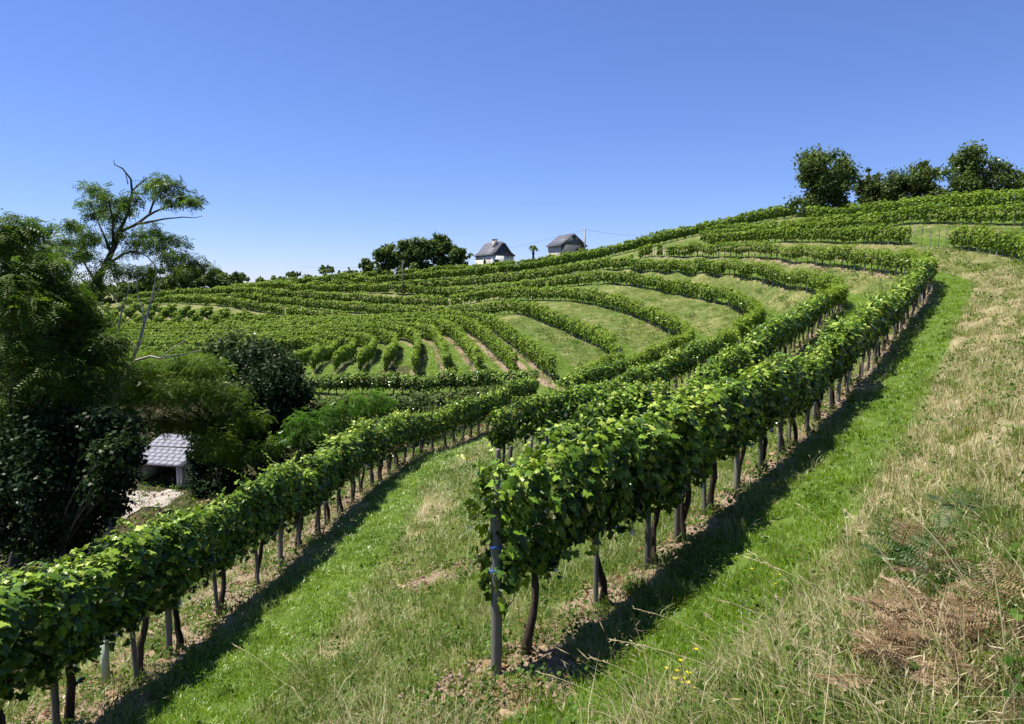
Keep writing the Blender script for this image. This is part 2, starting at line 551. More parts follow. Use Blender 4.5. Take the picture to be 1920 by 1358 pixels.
ROWS['Z1'] = poly(w(30.5, 40, 1.3), p(1917, 492, 48), p(1846, 474, 55), p(1780, 466, 60.5), p(1703, 461, 66.5), p(1585, 457, 76), p(1500, 454, 84), p(1400, 456, 93), p(1330, 461, 99))
ROWS['Z5'] = poly(p(1640, 441, 78), p(1560, 444, 84), p(1480, 447, 91), p(1400, 450, 98), p(1310, 456, 105))
ROWS['Z2'] = poly(p(2000, 434, 56), p(1920, 424, 62), p(1850, 421, 66), p(1703, 422, 75), p(1585, 430, 86), p(1480, 437, 95), p(1390, 444, 103), p(1320, 450, 109))
ROWS['Z3'] = poly(p(2020, 398, 66), p(1900, 390, 73), p(1800, 396, 80), p(1700, 404, 87), p(1600, 411, 95), p(1510, 417, 104))
ROWS['K'] = poly(p(1470, 411, 108), p(1380, 427, 112), p(1280, 449, 116), p(1165, 478, 119), p(1075, 497, 122), p(965, 513, 126), p(840, 523, 134),
                 p(700, 532, 144), p(600, 537, 152), p(500, 545, 161), p(400, 555, 170), p(300, 563, 180), p(190, 572, 192))
ROWS['N4'] = poly(p(655, 609, 107), p(600, 604, 112), p(500, 588, 124), p(415, 575, 136), p(330, 570, 150))
ROWS['N5'] = poly(p(500, 607, 116), p(440, 596, 122), p(370, 586, 131), p(300, 581, 142), p(200, 582, 155))
ROWS['N6'] = poly(p(420, 598, 126), p(330, 592, 136), p(230, 592, 147), p(130, 594, 158))


def resample(pl, step=0.25, smooth=3.0):
    d = np.concatenate([[0], np.cumsum(np.linalg.norm(np.diff(pl[:, :2], axis=0), axis=1))])
    n = max(4, int(d[-1] / step) + 1)
    s = np.linspace(0, d[-1], n)
    q = np.stack([np.interp(s, d, pl[:, i]) for i in range(3)], 1)
    k = int(smooth / step)
    if k > 1 and n > 2 * k:
        ker = np.hanning(2 * k + 1)
        ker /= ker.sum()
        pad = np.vstack([2 * q[0] - q[k:0:-1], q, 2 * q[-1] - q[-2:-k - 2:-1]])
        q = np.stack([np.convolve(pad[:, i], ker, 'valid') for i in range(3)], 1)
    return q


def lerp_rows(a, b, u, n=120):
    def rs(pl):
        d = np.concatenate([[0], np.cumsum(np.linalg.norm(np.diff(pl[:, :2], axis=0), axis=1))])
        s = np.linspace(0, d[-1], n)
        return np.stack([np.interp(s, d, pl[:, i]) for i in range(3)], 1)
    return rs(a) * (1 - u) + rs(b) * u


for i in range(1, 4):
    ROWS['G%d' % (10 - i)] = lerp_rows(ROWS['F'], G6, i / 4)
ROWS['G6'] = G6
for i in range(1, 5):
    ROWS['G%d' % (6 - i)] = lerp_rows(G6, G1, i / 5)
ROWS['G1'] = G1
for i in range(1, 4):
    g = G1.copy()
    g[:, 0] -= 4.2 * i
    g[:, 1] -= 3.0 * i
    g[:, 2] -= 0.55 * i
    ROWS['H%d' % i] = g[2:]

LINES = {k: resample(v, 0.25, 5.0 if k[0] in 'KN' else (0.6 if k in ('G1', 'G2', 'G3', 'G4', 'G5') else 2.5)) for k, v in ROWS.items()}


def normals2(q):
    t = np.gradient(q[:, :2], axis=0)
    t /= np.linalg.norm(t, axis=1)[:, None] + 1e-9
    return t, np.stack([t[:, 1], -t[:, 0]], 1)       # tangent, right-hand normal (uphill side)


for name, (off, dz) in {'K2': (6.0, 1.05), 'K3': (11.0, 1.15)}.items():
    q = LINES['K'].copy()
    t_, n_ = normals2(q)
    q[:, :2] += n_ * off
    q[:, 2] += dz
    LINES[name] = q
q = LINES['Z3'].copy()
t_, n_ = normals2(q)
q[:, :2] += n_ * 6
q[:, 2] += 0.9
LINES['Z4'] = q

ctrl = []
for k, q in LINES.items():
    t_, n_ = normals2(q)
    near = k in 'ABCDL'
    i = 0
    while i < len(q):
        x, y, z = q[i]
        ctrl.append((x, y, z))
        if k == 'A':
            offs = [(0.9, 0.10), (2.0, 0.55 if y < 30 else 0.40), (-0.6, -0.16)]
        elif k == 'L':
            offs = [(1.0, 0.08), (2.0, 0.28), (-0.8, -0.22)]
        elif k in ('B', 'C', 'D', 'E', 'M'):
            offs = [(1.8, 0.22), (-0.6, -0.18)]
        else:
            offs = []
        for o, dz in offs:
            ctrl.append((x + n_[i, 0] * o, y + n_[i, 1] * o, z + dz))
        step = 1.6 if y < 20 else (3.0 if y < 60 else 5.5)
        if not offs:
            step = 7.0
        i += int(step / 0.25)
extra = [(0, 0, -1.6), (1.84, 2.5, -1.55), (3.2, 4.0, -1.35), (1.0, 3.0, -1.95), (3.4, 0, -0.9), (6, 3, -0.2), (12, 12, 0.0), (20, 24, 0.55), (8, 8, -0.25), (-4, 0, -3.7), (-8, -6, -4.6), (2, -8, -1.0), (8, -6, 0.8), (12, 2, 1.6),
         (30, 20, 4.5), (20, 5, 4.0), (36, 36, 3.6), (-9, 0, -6.2), (-14, -4, -8.5),
         (-7.5, 8, -5.7), (-7.5, 14, -6.3), (-7.6, 20, -7.4), (-7.5, 28, -8.8), (-6, 36, -9.2), (-2.5, 42, -9.0), (-12, 10, -8.2), (-12, 20, -10), (-13, 30, -11.7), (-12, 40, -11.4), (-7, 46, -9.8),
         (-20, 15, -11.8), (-20, 30, -14), (-25, 44, -14.25), (-24, 41.5, -14.4), (-25, 49, -13.95), (-22.5, 48, -13.98), (-20, 47, -13.9), (-30, 47, -14.1), (-27, 51, -13.7), (-35, 30, -15.6), (-37, 52, -15.3), (-28, 60, -12.6), (-45, 62, -14), (-60, 50, -15.5), (-62, 80, -12), (-42, 72, -11.5),
         (-90, 60, -15.5), (-90, 110, -8.5), (-110, 150, -5), (-120, 190, -4), (-100, 220, -5), (-60, 200, -3), (0, 170, 2.0), (40, 150, 8), (60, 120, 10), (75, 95, 10.5), (85, 80, 11), (80, 60, 10), (60, 40, 8.5),
         (0, 220, -4), (60, 200, 2), (110, 130, 4), (120, 60, 9), (80, 0, 9), (30, -40, 2), (-40, -40, -12), (-100, 0, -16), (0, -90, -4)]
ctrl += extra
ctrl = np.array(ctrl)
# drop controls that fall almost on one another
keep, kd = [], None
cell = {}
for i, (x, y, z) in enumerate(ctrl):
    c = (round(x / 0.55), round(y / 0.55))
    if c in cell:
        continue
    cell[c] = 1
    keep.append(i)
ctrl = ctrl[keep]


def tps_fit(c, lam):
    n = len(c)
    d2 = (c[:, None, 0] - c[None, :, 0]) ** 2 + (c[:, None, 1] - c[None, :, 1]) ** 2
    K = 0.5 * d2 * np.log(d2 + 1e-9)
    K[np.arange(n), np.arange(n)] = lam
    Pm = np.stack([np.ones(n), c[:, 0], c[:, 1]], 1)
    A = np.zeros((n + 3, n + 3))
    A[:n, :n] = K
    A[:n, n:] = Pm
    A[n:, :n] = Pm.T
    b = np.concatenate([c[:, 2], np.zeros(3)])
    return np.linalg.solve(A, b)


TW = tps_fit(ctrl, 0.6)


def tps(x, y):
    x = np.asarray(x, dtype=np.float32).ravel()
    y = np.asarray(y, dtype=np.float32).ravel()
    out = np.empty(len(x))
    cx, cy = ctrl[:, 0].astype(np.float32), ctrl[:, 1].astype(np.float32)
    wv = TW[:-3]
    for s in range(0, len(x), 8000):
        xs, ys = x[s:s + 8000], y[s:s + 8000]
        d2 = (xs[:, None] - cx) ** 2 + (ys[:, None] - cy) ** 2
        out[s:s + 8000] = (0.5 * d2 * np.log(d2 + 1e-9)) @ wv + TW[-3] + TW[-2] * xs + TW[-1] * ys
    return out


def smoothstep(a, b, x):
    t = np.clip((x - a) / (b - a), 0, 1)
    return t * t * (3 - 2 * t)


# polar sheet: fine near the viewer and in the direction of the view, out to the horizon
RC = np.array([0.0, -1.0])
rr = np.concatenate([np.geomspace(0.5, 190, 430), np.geomspace(200, 3500, 36)])
az = np.radians(np.concatenate([np.arange(-180, -50, 6.5), np.linspace(-50, 50, 400), np.arange(56.5, 180, 6.5)]))
NR, NA = len(rr), len(az)
RG, AG = np.meshgrid(rr, az, indexing='ij')
GX = RC[0] + RG * np.sin(AG)
GY = RC[1] + RG * np.cos(AG)
inner = RG < 330
GZ = np.full(GX.shape, -16.0)
zi = tps(GX[inner], GY[inner])
GZ[inner] = np.clip(zi, -22, 16)
bl = smoothstep(200, 330, RG)
GZ = GZ * (1 - bl) + bl * (-17 + 2.0 * np.sin(GX * 0.004) * np.cos(GY * 0.005))


def lump(x, y, s, seed):
    r_ = np.random.default_rng(seed)
    z = np.zeros_like(x)
    for _ in range(7):
        a, f, ph = r_.random() * 6.28, s * (0.6 + r_.random()), r_.random() * 6.28
        z += np.sin((x * math.cos(a) + y * math.sin(a)) * f + ph)
    return z / 7


GZ = GZ + (1 - bl) * (0.07 * lump(GX, GY, 1.1, 3) + 0.035 * lump(GX, GY, 3.3, 4) + 0.02 * lump(GX, GY, 8.0, 5))


def hgrid(x, y):
    x = np.atleast_1d(np.asarray(x, dtype=float))
    y = np.atleast_1d(np.asarray(y, dtype=float))
    dx, dy = x - RC[0], y - RC[1]
    r_ = np.clip(np.hypot(dx, dy), rr[0], rr[-1] - 1)
    a_ = np.arctan2(dx, dy)
    i = np.clip(np.searchsorted(rr, r_) - 1, 0, NR - 2)
    j = np.clip(np.searchsorted(az, a_) - 1, 0, NA - 2)
    u = (r_ - rr[i]) / (rr[i + 1] - rr[i])
    v = np.clip((a_ - az[j]) / (az[j + 1] - az[j]), 0, 1)
    return (GZ[i, j] * (1 - u) * (1 - v) + GZ[i + 1, j] * u * (1 - v) + GZ[i, j + 1] * (1 - u) * v + GZ[i + 1, j + 1] * u * v)


def h1(x, y):
    return float(hgrid(x, y)[0])


def near(px, py, Yguess=4.0):
    """where the line of sight through a photo pixel meets the bank"""
    Y = 1.2
    while Y < 40:
        q_ = P(px, py, Y)
        if q_[2] <= h1(q_[0], Y):
            return q_[0], Y
        Y += .03
    return P(px, py, Yguess)[:2]


# bare slips of reddish soil on the bank left of the near post
SLIPS = [(*near(a, b), c) for a, b, c in ((845, 1075, .42), (790, 1095, .34), (880, 1060, .3), (890, 1275, .36), (850, 1320, .34), (990, 1300, .36), (930, 1345, .3), (1040, 1262, .22))]


# nearest row: signed distance across it (positive = uphill side)
pts, nor, rid = [], [], []
RN = list(LINES)
for ki, k in enumerate(RN):
    q = LINES[k][::2]
    t_, n_ = normals2(q)
    pts.append(q[:, :2])
    nor.append(n_)
    rid.append(np.full(len(q), ki))
pts, nor, rid = np.vstack(pts), np.vstack(nor), np.concatenate(rid)
KD = kdtree.KDTree(len(pts))
for i, (x, y) in enumerate(pts):
    KD.insert((x, y, 0), i)
KD.balance()


def row_dist(x, y):
    n = len(x)
    idx = np.empty(n, dtype=int)
    dist = np.empty(n)
    f = KD.find
    for i in range(n):
        _, ii, d = f((x[i], y[i], 0))
        idx[i] = ii
        dist[i] = d
    s = np.sum((np.stack([x, y], 1) - pts[idx]) * nor[idx], axis=1)
    return idx, dist, s


FAN = np.array([RN.index(k) for k in RN if k[0] in 'GH'])


def zones(x, y):
    """how much of each ground cover lies here"""
    idx, d, s = row_dist(x, y)
    k = rid[idx]
    names = np.array(RN)[k]
    beyond = np.sqrt(np.maximum(d * d - s * s, 0)) > 0.8       # past the end of a row
    soil = np.clip(1.05 - d / 0.60, 0, 1)
    lane = np.where(s > 0, smoothstep(0.35, 0.8, s) * (1 - smoothstep(2.0, 2.9, s)), 0.0)
    isA = names == 'A'
    isL = names == 'L'
    soil = np.where(isL, np.where(s < 0, np.clip(1.1 + s / 2.2, 0, 1), soil), soil)
    lane = np.where(isL, np.where(s > 0, smoothstep(0.5, 0.9, s) * (1 - smoothstep(1.9, 2.6, s)), 0), lane)
    lane = np.where(isA, np.where(s > 0, smoothstep(0.6, 1.0, s) * (1 - smoothstep(1.75, 2.5, s)), 0), lane)
    fan = np.isin(k, FAN) | (names == 'F')
    fan_zone = fan & (x < 5) & (d < 4.5)
    lane = np.where(fan_zone, np.where(s > 0.9, 1.0, np.where(s < -0.5, 0.85, 0.2)), lane)
    soil = np.where(fan_zone, np.where(s < 0, np.clip(.95 + s / .85, 0, 1), np.clip(.6 - s / 0.4, 0, 1)) * np.where(names == 'F', 1, smoothstep(-24, -4, x) * .55 + .45), soil)
    soil = np.where((y > 42) & ~fan_zone & ~isA, np.clip(.9 - d / .42, 0, 1), soil)
    lane = np.where((names == 'M') & (s > 0), 0.9, lane)
    soil = np.where(beyond, soil * 0.5, soil)
    # bare slips of soil on the bank below the near row
    slip = (lump(x, y, 1.2, 21) + 0.6 * lump(x, y, 3.0, 22)) > 0.50
    bankA = (x > -3.8) & (y < 11.5) & (x < 1.2) & ((isA & (s < -0.2)) | (isL & (s > 2.4)))
    soil = np.where(bankA & slip, 0.8, soil)
    for cx_, cy_, cr_ in SLIPS:
        dd_ = np.hypot(x - cx_, y - cy_) / cr_
        soil = np.maximum(soil, np.where(dd_ < 2, np.clip(1.1 - .55 * dd_ ** 2, 0, 1), 0))
    dry = np.zeros_like(x)
    dry = np.where(isA & (s > 1.9), 0.85, dry)
    dry = np.where((names == 'Z1') & (s < 0), np.where(y < 45, 0.8, 0.4), dry)
    dry = np.where((isA | (names == 'B')) & (s < -0.4) & (y > 45), 0.08, dry)
    dry = np.where(isL & (s > 2.2), 0.75, dry)
    dry = np.where((y > 95) & (x < 0), 0.35, dry)
    wood = np.where((isL & (s < -1.9)) | ((names == 'M') & (s < -2.0)), 0.9, 0.0)
    wood = np.where(np.isin(names, ['H3', 'H2']) & (d > 3), 0.8, wood)
    dgul = (x < -9) & (y < 62) & (y > -20)
    wood = np.where(dgul & ((names != 'M') | (s < -1.5)), 1.0, wood)
    return soil, lane, dry, wood, d, s, names


fx, fy = GX.ravel(), GY.ravel()
soil = np.zeros(fx.size)
lane = np.zeros(fx.size)
dry = np.full(fx.size, 0.3)
wood = np.zeros(fx.size)
vis = (np.abs(AG.ravel()) < R(52)) & (RG.ravel() < 215)
zz = zones(fx[vis], fy[vis])
soil[vis], lane[vis], dry[vis], wood[vis] = zz[0], zz[1], zz[2], zz[3]
ii = np.arange(NR - 1)[:, None] * NA
jj = np.arange(NA)[None, :]
j2 = (jj + 1) % NA
quads = np.stack([ii + jj, ii + NA + jj, ii + NA + j2, ii + j2], -1).reshape(-1, 4)
hub = len(fx)
gv = np.stack([fx, fy, GZ.ravel()], 1)
gv = np.vstack([gv, [RC[0], RC[1], GZ[0].mean()]])
tri = np.stack([np.arange(NA), (np.arange(NA) + 1) % NA, np.full(NA, hub)], 1)
ext = lambda a: np.concatenate([a, [a[0]]])
gme = mesh_np('ground', gv, [quads, tri], M['ground'], attrs={'soil': ext(soil), 'lane': ext(lane), 'dry': ext(dry), 'wood': ext(wood)}, smooth=True)
ground = obj('ground', gme)
tag(ground, kind='structure')

# bare earth track running down beside the last fan row
def strip(name, line, width, mat, lift=0.04):
    q = resample(line, 0.6, 3)
    t_, n_ = normals2(q)
    k = 5
    vs, fs = [], []
    for i in range(len(q)):
        wd = width * (0.85 + 0.3 * rng.random())
        for j in range(k):
            o = (j / (k - 1) - 0.5) * wd
            x, y = q[i, 0] + n_[i, 0] * o, q[i, 1] + n_[i, 1] * o
            edge = 0.05 if j in (0, k - 1) else 0
            vs.append((x, y, h1(x, y) + lift - edge))
    for i in range(len(q) - 1):
        for j in range(k - 1):
            a = i * k + j
            fs.append((a, a + 1, a + k + 1, a + k))
    o = obj(name, mesh_np(name, vs, np.array(fs), mat, tint=np.full(len(vs), 0.5), smooth=True))
    tag(o, kind='structure')
    return o


tk = LINES['F'].copy()
t_, n_ = normals2(tk)
tk[:, :2] -= n_ * 1.25
strip('dirt_path', np.vstack([[(4.6, 47.6, 0)], [(3.2, 49.0, 0)], tk[8:150]]), 1.0, M['soil'])

# ------------------------------------------------------------------ vines
_o = [(0, 0.02), (.20, -.14), (.47, -.02), (.52, .20), (.36, .30), (.50, .62), (.27, .62), (.12, .78), (0, 1.0)]
_ol = _o + [(-x, y) for x, y in _o[-2:0:-1]]
LEAF_HD_V = np.array([(0, .38, .0)] + [(x, y - .0, -.30 * abs(x) - .22 * max(0, y - .4) ** 2 + (.06 if i % 2 else -.03)) for i, (x, y) in enumerate(_ol)], dtype=float)
LEAF_HD_F = np.array([(0, i + 1, (i + 1) % len(_ol) + 1) for i in range(len(_ol))])
LEAF_MD_V = np.array([(0, 0, 0), (.48, .12, -.12), (.40, .62, -.14), (0, 1.0, -.14), (-.40, .62, -.14), (-.48, .12, -.12)], dtype=float)
LEAF_MD_F = np.array([(0, 1, 2), (0, 2, 3), (0, 3, 4), (0, 4, 5)])
LEAF_LD_V = np.array([(-.42, .05, -.05), (.42, .05, -.05), (.34, .95, -.1), (-.34, .95, -.1)], dtype=float)
LEAF_LD_F = np.array([(0, 1, 2, 3)])
LOD = {'hd': (LEAF_HD_V, LEAF_HD_F), 'md': (LEAF_MD_V, LEAF_MD_F), 'ld': (LEAF_LD_V, LEAF_LD_F)}


def canopy_points(n, length, z0, z1, hw, r_, seed_bump=None):
    """points on and just inside the shell of one plant's curtain of leaves; local x along the row"""
    th = r_.random(n) * 2 * math.pi
    # superellipse section, fuller at the top, thin fringe below
    c, s = np.cos(th), np.sin(th)
    ex = 0.62
    yy = np.sign(c) * np.abs(c) ** ex
    zz_ = np.sign(s) * np.abs(s) ** ex
    depth = 1 - np.abs(r_.normal(0, 0.16, n)) - (r_.random(n) < 0.22) * r_.random(n) * 0.7
    depth = np.clip(depth + r_.normal(0, 0.08, n), 0.05, 1.25)
    x = (r_.random(n) - 0.5) * length
    taper = np.where(zz_ < -0.1, 1 - 0.45 * (-zz_), 1.0)
    f = 1 + 0.16 * np.sin(x * 5.3 + r_.random() * 6) + 0.12 * np.sin(x * 11 + zz_ * 4 + r_.random() * 6)
    y = yy * hw * depth * taper * f
    zc, zh = (z0 + z1) / 2, (z1 - z0) / 2
    z = zc + zz_ * zh * depth * (1 + 0.10 * np.sin(x * 6.1 + r_.random() * 6))
    fringe = (zz_ < -0.75) & (r_.random(n) < 0.5)
    z = z - fringe * r_.random(n) ** 2 * 0.24
    out = np.stack([0.15 * r_.normal(0, 1, n), yy, 0.75 * zz_], 1)
    return np.stack([x, y, z], 1), out, depth


def leaves_at(pos, out, r_, size, droop=0.75):
    n = len(pos)
    nrm = unit(out) * 0.7 + np.array([0, 0, 0.7]) + r_.normal(0, 0.42, (n, 3))
    tip = np.array([0, 0, -droop]) + unit(out) * 0.35 + r_.normal(0, 0.45, (n, 3))
    return frames(nrm, tip)


def foliage_mesh(name, n, lod, seed, length=1.35, z0=0.86, z1=1.94, hw=0.36, size=0.125, shoots=4, mat=None):
    r_ = np.random.default_rng(seed)
    pos, out, depth = canopy_points(n, length, z0, z1, hw, r_)
    U, V, N = leaves_at(pos, out, r_, size)
    sz = size * (0.62 + 0.62 * r_.random(n))
    tint = np.clip(0.39 + 0.24 * r_.normal(0, 1, n) + 0.34 * (pos[:, 2] - 1.38), 0, 0.95)  # higher leaves lighter: sun on the row top put into the colour
    tint[r_.random(n) < 0.02] = 1.0
    # young shoots above the curtain
    sp, so, ss, st = [], [], [], []
    for _ in range(shoots):
        bx, by = (r_.random() - .5) * length, r_.normal(0, hw * 0.55)
        L = 0.14 + 0.34 * r_.random() ** 1.5
        dx, dy = r_.normal(0, .35), r_.normal(0, .45) + np.sign(by) * 0.25
        m_ = int(L / 0.05)
        for i in range(m_):
            u = (i + 1) / m_
            sp.append((bx + dx * L * u, by + dy * L * u, z1 - 0.08 + L * u * (1 - 0.35 * u) + r_.normal(0, .015)))
            so.append((r_.normal(), r_.normal(), 0.3))
            ss.append(size * (0.85 - 0.5 * u))
            st.append(min(0.95, 0.62 + 0.3 * u))
    if sp:
        sp, so = np.array(sp), np.array(so)
        U2, V2, N2 = leaves_at(sp, so, r_, size, 0.3)
        pos, U, V, N = np.vstack([pos, sp]), np.vstack([U, U2]), np.vstack([V, V2]), np.vstack([N, N2])
        sz, tint = np.concatenate([sz, ss]), np.concatenate([tint, st])
    tv, tf = LOD[lod]
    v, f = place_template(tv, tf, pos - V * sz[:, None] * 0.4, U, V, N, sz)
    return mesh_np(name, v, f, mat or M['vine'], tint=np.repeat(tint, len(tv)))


def trunk_mesh(name, seed, k=7, double=False):
    r_ = np.random.default_rng(seed)
    mb = MB()
    for b in range(2 if double else 1):
        n = 9
        z = np.linspace(-0.12, 0.92, n)
        ph = r_.random() * 6.28
        x = 0.05 * np.sin(z * 4.2 + ph) + 0.07 * b + r_.normal(0, .008, n)
        y = 0.04 * np.sin(z * 5.1 + ph * 2) + r_.normal(0, .008, n)
        x -= x[1]
        rad = np.interp(z, [-0.12, 0.0, 0.1, 0.5, 0.92], [0.070, 0.062, 0.045, 0.038, 0.030]) * (0.8 + 0.4 * r_.random())
        mb.tube(np.stack([x, y, z], 1), rad, k, True, r_.random(), 0.35)
    # head and two arms along the wire
    top = np.array([x[-1], y[-1], 0.90])
    for sgn in (-1, 1):
        a = np.linspace(0, 1, 5)
        mb.tube(np.stack([top[0] + sgn * a * 0.55, top[1] + 0.03 * np.sin(a * 5), top[2] - 0.03 + 0.10 * np.sqrt(a)], 1), np.linspace(.024, .010, 5), 5, True, 0.4, 0.3)
    return mb.mesh(name, M['vine_bark'], smooth=True)


def post_mesh(name, seed, h=1.75, rad=0.045, mat='post', k=9):
    r_ = np.random.default_rng(seed)
    mb = MB()
    z = np.array([-0.25, 0.0, 0.25, 0.6, 1.0, 1.4, h - 0.02, h])
    bend = r_.normal(0, 0.012, 2)
    pt = np.stack([bend[0] * z * z, bend[1] * z * z, z], 1)
    rd = np.full(len(z), rad) * (1.03 - 0.05 * z / h)
    rd[-1] *= 0.8
    mb.tube(pt, rd, k, True, r_.random(), 0.06)
    return mb.mesh(name, M[mat], smooth=False)


N_HD, N_MD, N_LD = 10, 8, 8
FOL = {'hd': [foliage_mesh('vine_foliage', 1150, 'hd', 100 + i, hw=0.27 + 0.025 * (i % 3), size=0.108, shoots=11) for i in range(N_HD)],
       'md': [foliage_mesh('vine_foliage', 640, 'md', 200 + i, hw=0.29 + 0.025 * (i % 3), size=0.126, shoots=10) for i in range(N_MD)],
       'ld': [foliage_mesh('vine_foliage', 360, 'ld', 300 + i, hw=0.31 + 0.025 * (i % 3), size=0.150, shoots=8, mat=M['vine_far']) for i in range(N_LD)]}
LEAF_ONE = [mesh_np('leaf', LEAF_HD_V, LEAF_HD_F, M['vine'], tint=np.full(len(LEAF_HD_V), t0)) for t0 in (.3, .45, .6, .75, .9, .5, .65)]
TRK = [trunk_mesh('vine_trunk', 400 + i, double=(i % 3 == 0)) for i in range(7)]
PST = [post_mesh('vine_post', 500 + i, 1.66 + 0.04 * (i % 3), 0.030 + 0.006 * (i % 3)) for i in range(7)]
STK = [post_mesh('stake', 520 + i, 1.7, 0.028, 'post_grey', 5) for i in range(4)]

ONES = ['', 'first', 'second', 'third', 'fourth', 'fifth', 'sixth', 'seventh', 'eighth', 'ninth', 'tenth', 'eleventh', 'twelfth', 'thirteenth', 'fourteenth',
        'fifteenth', 'sixteenth', 'seventeenth', 'eighteenth', 'nineteenth']
TENS = {20: 'twent', 30: 'thirt', 40: 'fort', 50: 'fift', 60: 'sixt', 70: 'sevent', 80: 'eight', 90: 'ninet'}


def ordinal(n):
    if n < 20:
        return ONES[n]
    t_ = n // 10 * 10
    return TENS[t_] + ('ieth' if n % 10 == 0 else 'y-' + ONES[n % 10])


ROW_TEXT = {'A': ('front right row', 'near'), 'L': ('lower left row', 'near'), 'B': ('second terrace row', 'near'),
            'C': ('third terrace row', 'near'), 'D': ('fourth terrace row', 'near'), 'M': ('shaded row below the fan', 'right')}
SPACING = 1.2
COUNT = {'A': 82, 'L': 40, 'B': 62, 'C': 52, 'D': 32, 'M': 28}
START = {'A': 0.62, 'L': 0.3, 'B': 2.6, 'C': 0.4, 'D': 0.3, 'M': 0.5}
INDIV_END = {}
n_posts = 0
for k in ('A', 'L', 'B', 'C', 'D', 'M'):
    q = LINES[k]
    t_, n_ = normals2(q)
    L = (len(q) - 1) * 0.25
    txt, frm = ROW_TEXT[k]
    for i in range(COUNT[k]):
        s = START[k] + i * SPACING
        if s > L - 0.3:
            break
        INDIV_END[k] = s + SPACING / 2
        j = min(len(q) - 1, int(s / 0.25))
        x, y = q[j, 0], q[j, 1]
        x += random.gauss(0, .04)
        y += random.gauss(0, .04)
        z = h1(x, y)
        dist = math.hypot(x, y)
        lod = 'hd' if dist < 21 else ('md' if dist < 44 or k == 'M' else 'ld')  # M takes the darker leaf colour, painting in its shaded side
        yaw = math.atan2(t_[j, 1], t_[j, 0])
        # lean of the row line so that neighbours stay joined on the slope
        j0, j1 = max(0, j - 4), min(len(q) - 1, j + 4)
        sl = (h1(q[j1, 0], q[j1, 1]) - h1(q[j0, 0], q[j0, 1])) / max(0.5, (j1 - j0) * 0.25)
        root = empty('grape_vine', (x, y, z), yaw)
        if k == 'A' and s > 78 and random.random() < 0.3:
            pass
        tag(root, '%s grape vine from the %s end of the %s' % (ordinal(i + 1), frm, txt), 'grape vine', 'vines of the ' + txt)
        tr = obj('trunk', TRK[(i * 3 + 1) % len(TRK)], root)
        tr.rotation_euler = (0, 0, random.choice((0, math.pi)))
        fo = obj('foliage', FOL[lod][random.randrange(len(FOL[lod]))], root)
        fo.rotation_euler = (0, -math.atan(sl), random.choice((0, math.pi)))
        if fo.rotation_euler[2] > 1:
            fo.rotation_euler = (0, math.atan(sl), math.pi)
        vig = math.sin(s * .37 + len(k)) * .05 + math.sin(s * .83 + ord(k)) * .05
        hs = random.uniform(0.92, 1.07) + vig
        ws = random.uniform(0.72, 1.22) + vig
        fo.scale = (random.uniform(0.98, 1.12), ws, hs)
        if k == 'M':
            fo.scale = (1.12, ws * 1.2, hs * 1.02)
            fo.location = (0, 0, -.18)
        if i == 0 and k in ('A', 'B', 'C'):
            fo.scale = (0.82, ws, hs * 0.96)
        if k == 'A' and i < 4:
            r2 = np.random.default_rng(4000 + i)
            cp, co, cd = canopy_points(60, 1.1, .9, 1.85, .37 * ws, r2)
            loc_r = Matrix.Rotation(yaw, 3, 'Z')
            out_right = Vector((0, -1, 0))
            cp = cp[(co[:, 1] < .3) | (co[:, 2] > .3)][:45]
            co = co[(co[:, 1] < .3) | (co[:, 2] > .3)][:45]
            cp[:, 1] *= 1.06
            U, V, N = leaves_at(cp, co, r2, .13)
            for q2 in range(len(cp)):
                lf = obj('leaf', LEAF_ONE[q2 % len(LEAF_ONE)], root)
                mt = Matrix.Identity(4)
                sc1 = .09 + .05 * r2.random()
                for c_, vec in enumerate((U[q2], V[q2], N[q2])):
                    for r3 in range(3):
                        mt[r3][c_] = vec[r3] * sc1
                for r3 in range(3):
                    mt[r3][3] = cp[q2, r3] * (1, 1, hs)[r3]
                lf.matrix_local = mt
        # the stake beside each plant
        if (k in 'AL' and dist < 50 or i % 2 == 0) and not (k in 'AB' and i == 0):
            ps = s - 0.16 if not (k == 'A' and i == 0) else s
            jx = min(len(q) - 1, max(0, int(ps / 0.25)))
            px_, py_ = x - t_[j, 0] * 0.17 + n_[j, 0] * random.gauss(0, .03), y - t_[j, 1] * 0.17 + n_[j, 1] * random.gauss(0, .03)
            po = obj('vine_post', (PST if dist < 40 else STK)[random.randrange(4)])
            po.location = (px_, py_, h1(px_, py_))
            po.rotation_euler = (random.gauss(0, .035), random.gauss(0, .035), random.random() * 6)
            tag(po, 'post beside the %s vine from the %s end of the %s' % (ordinal(i + 1), frm, txt), 'post', 'posts of the ' + txt)
            n_posts += 1


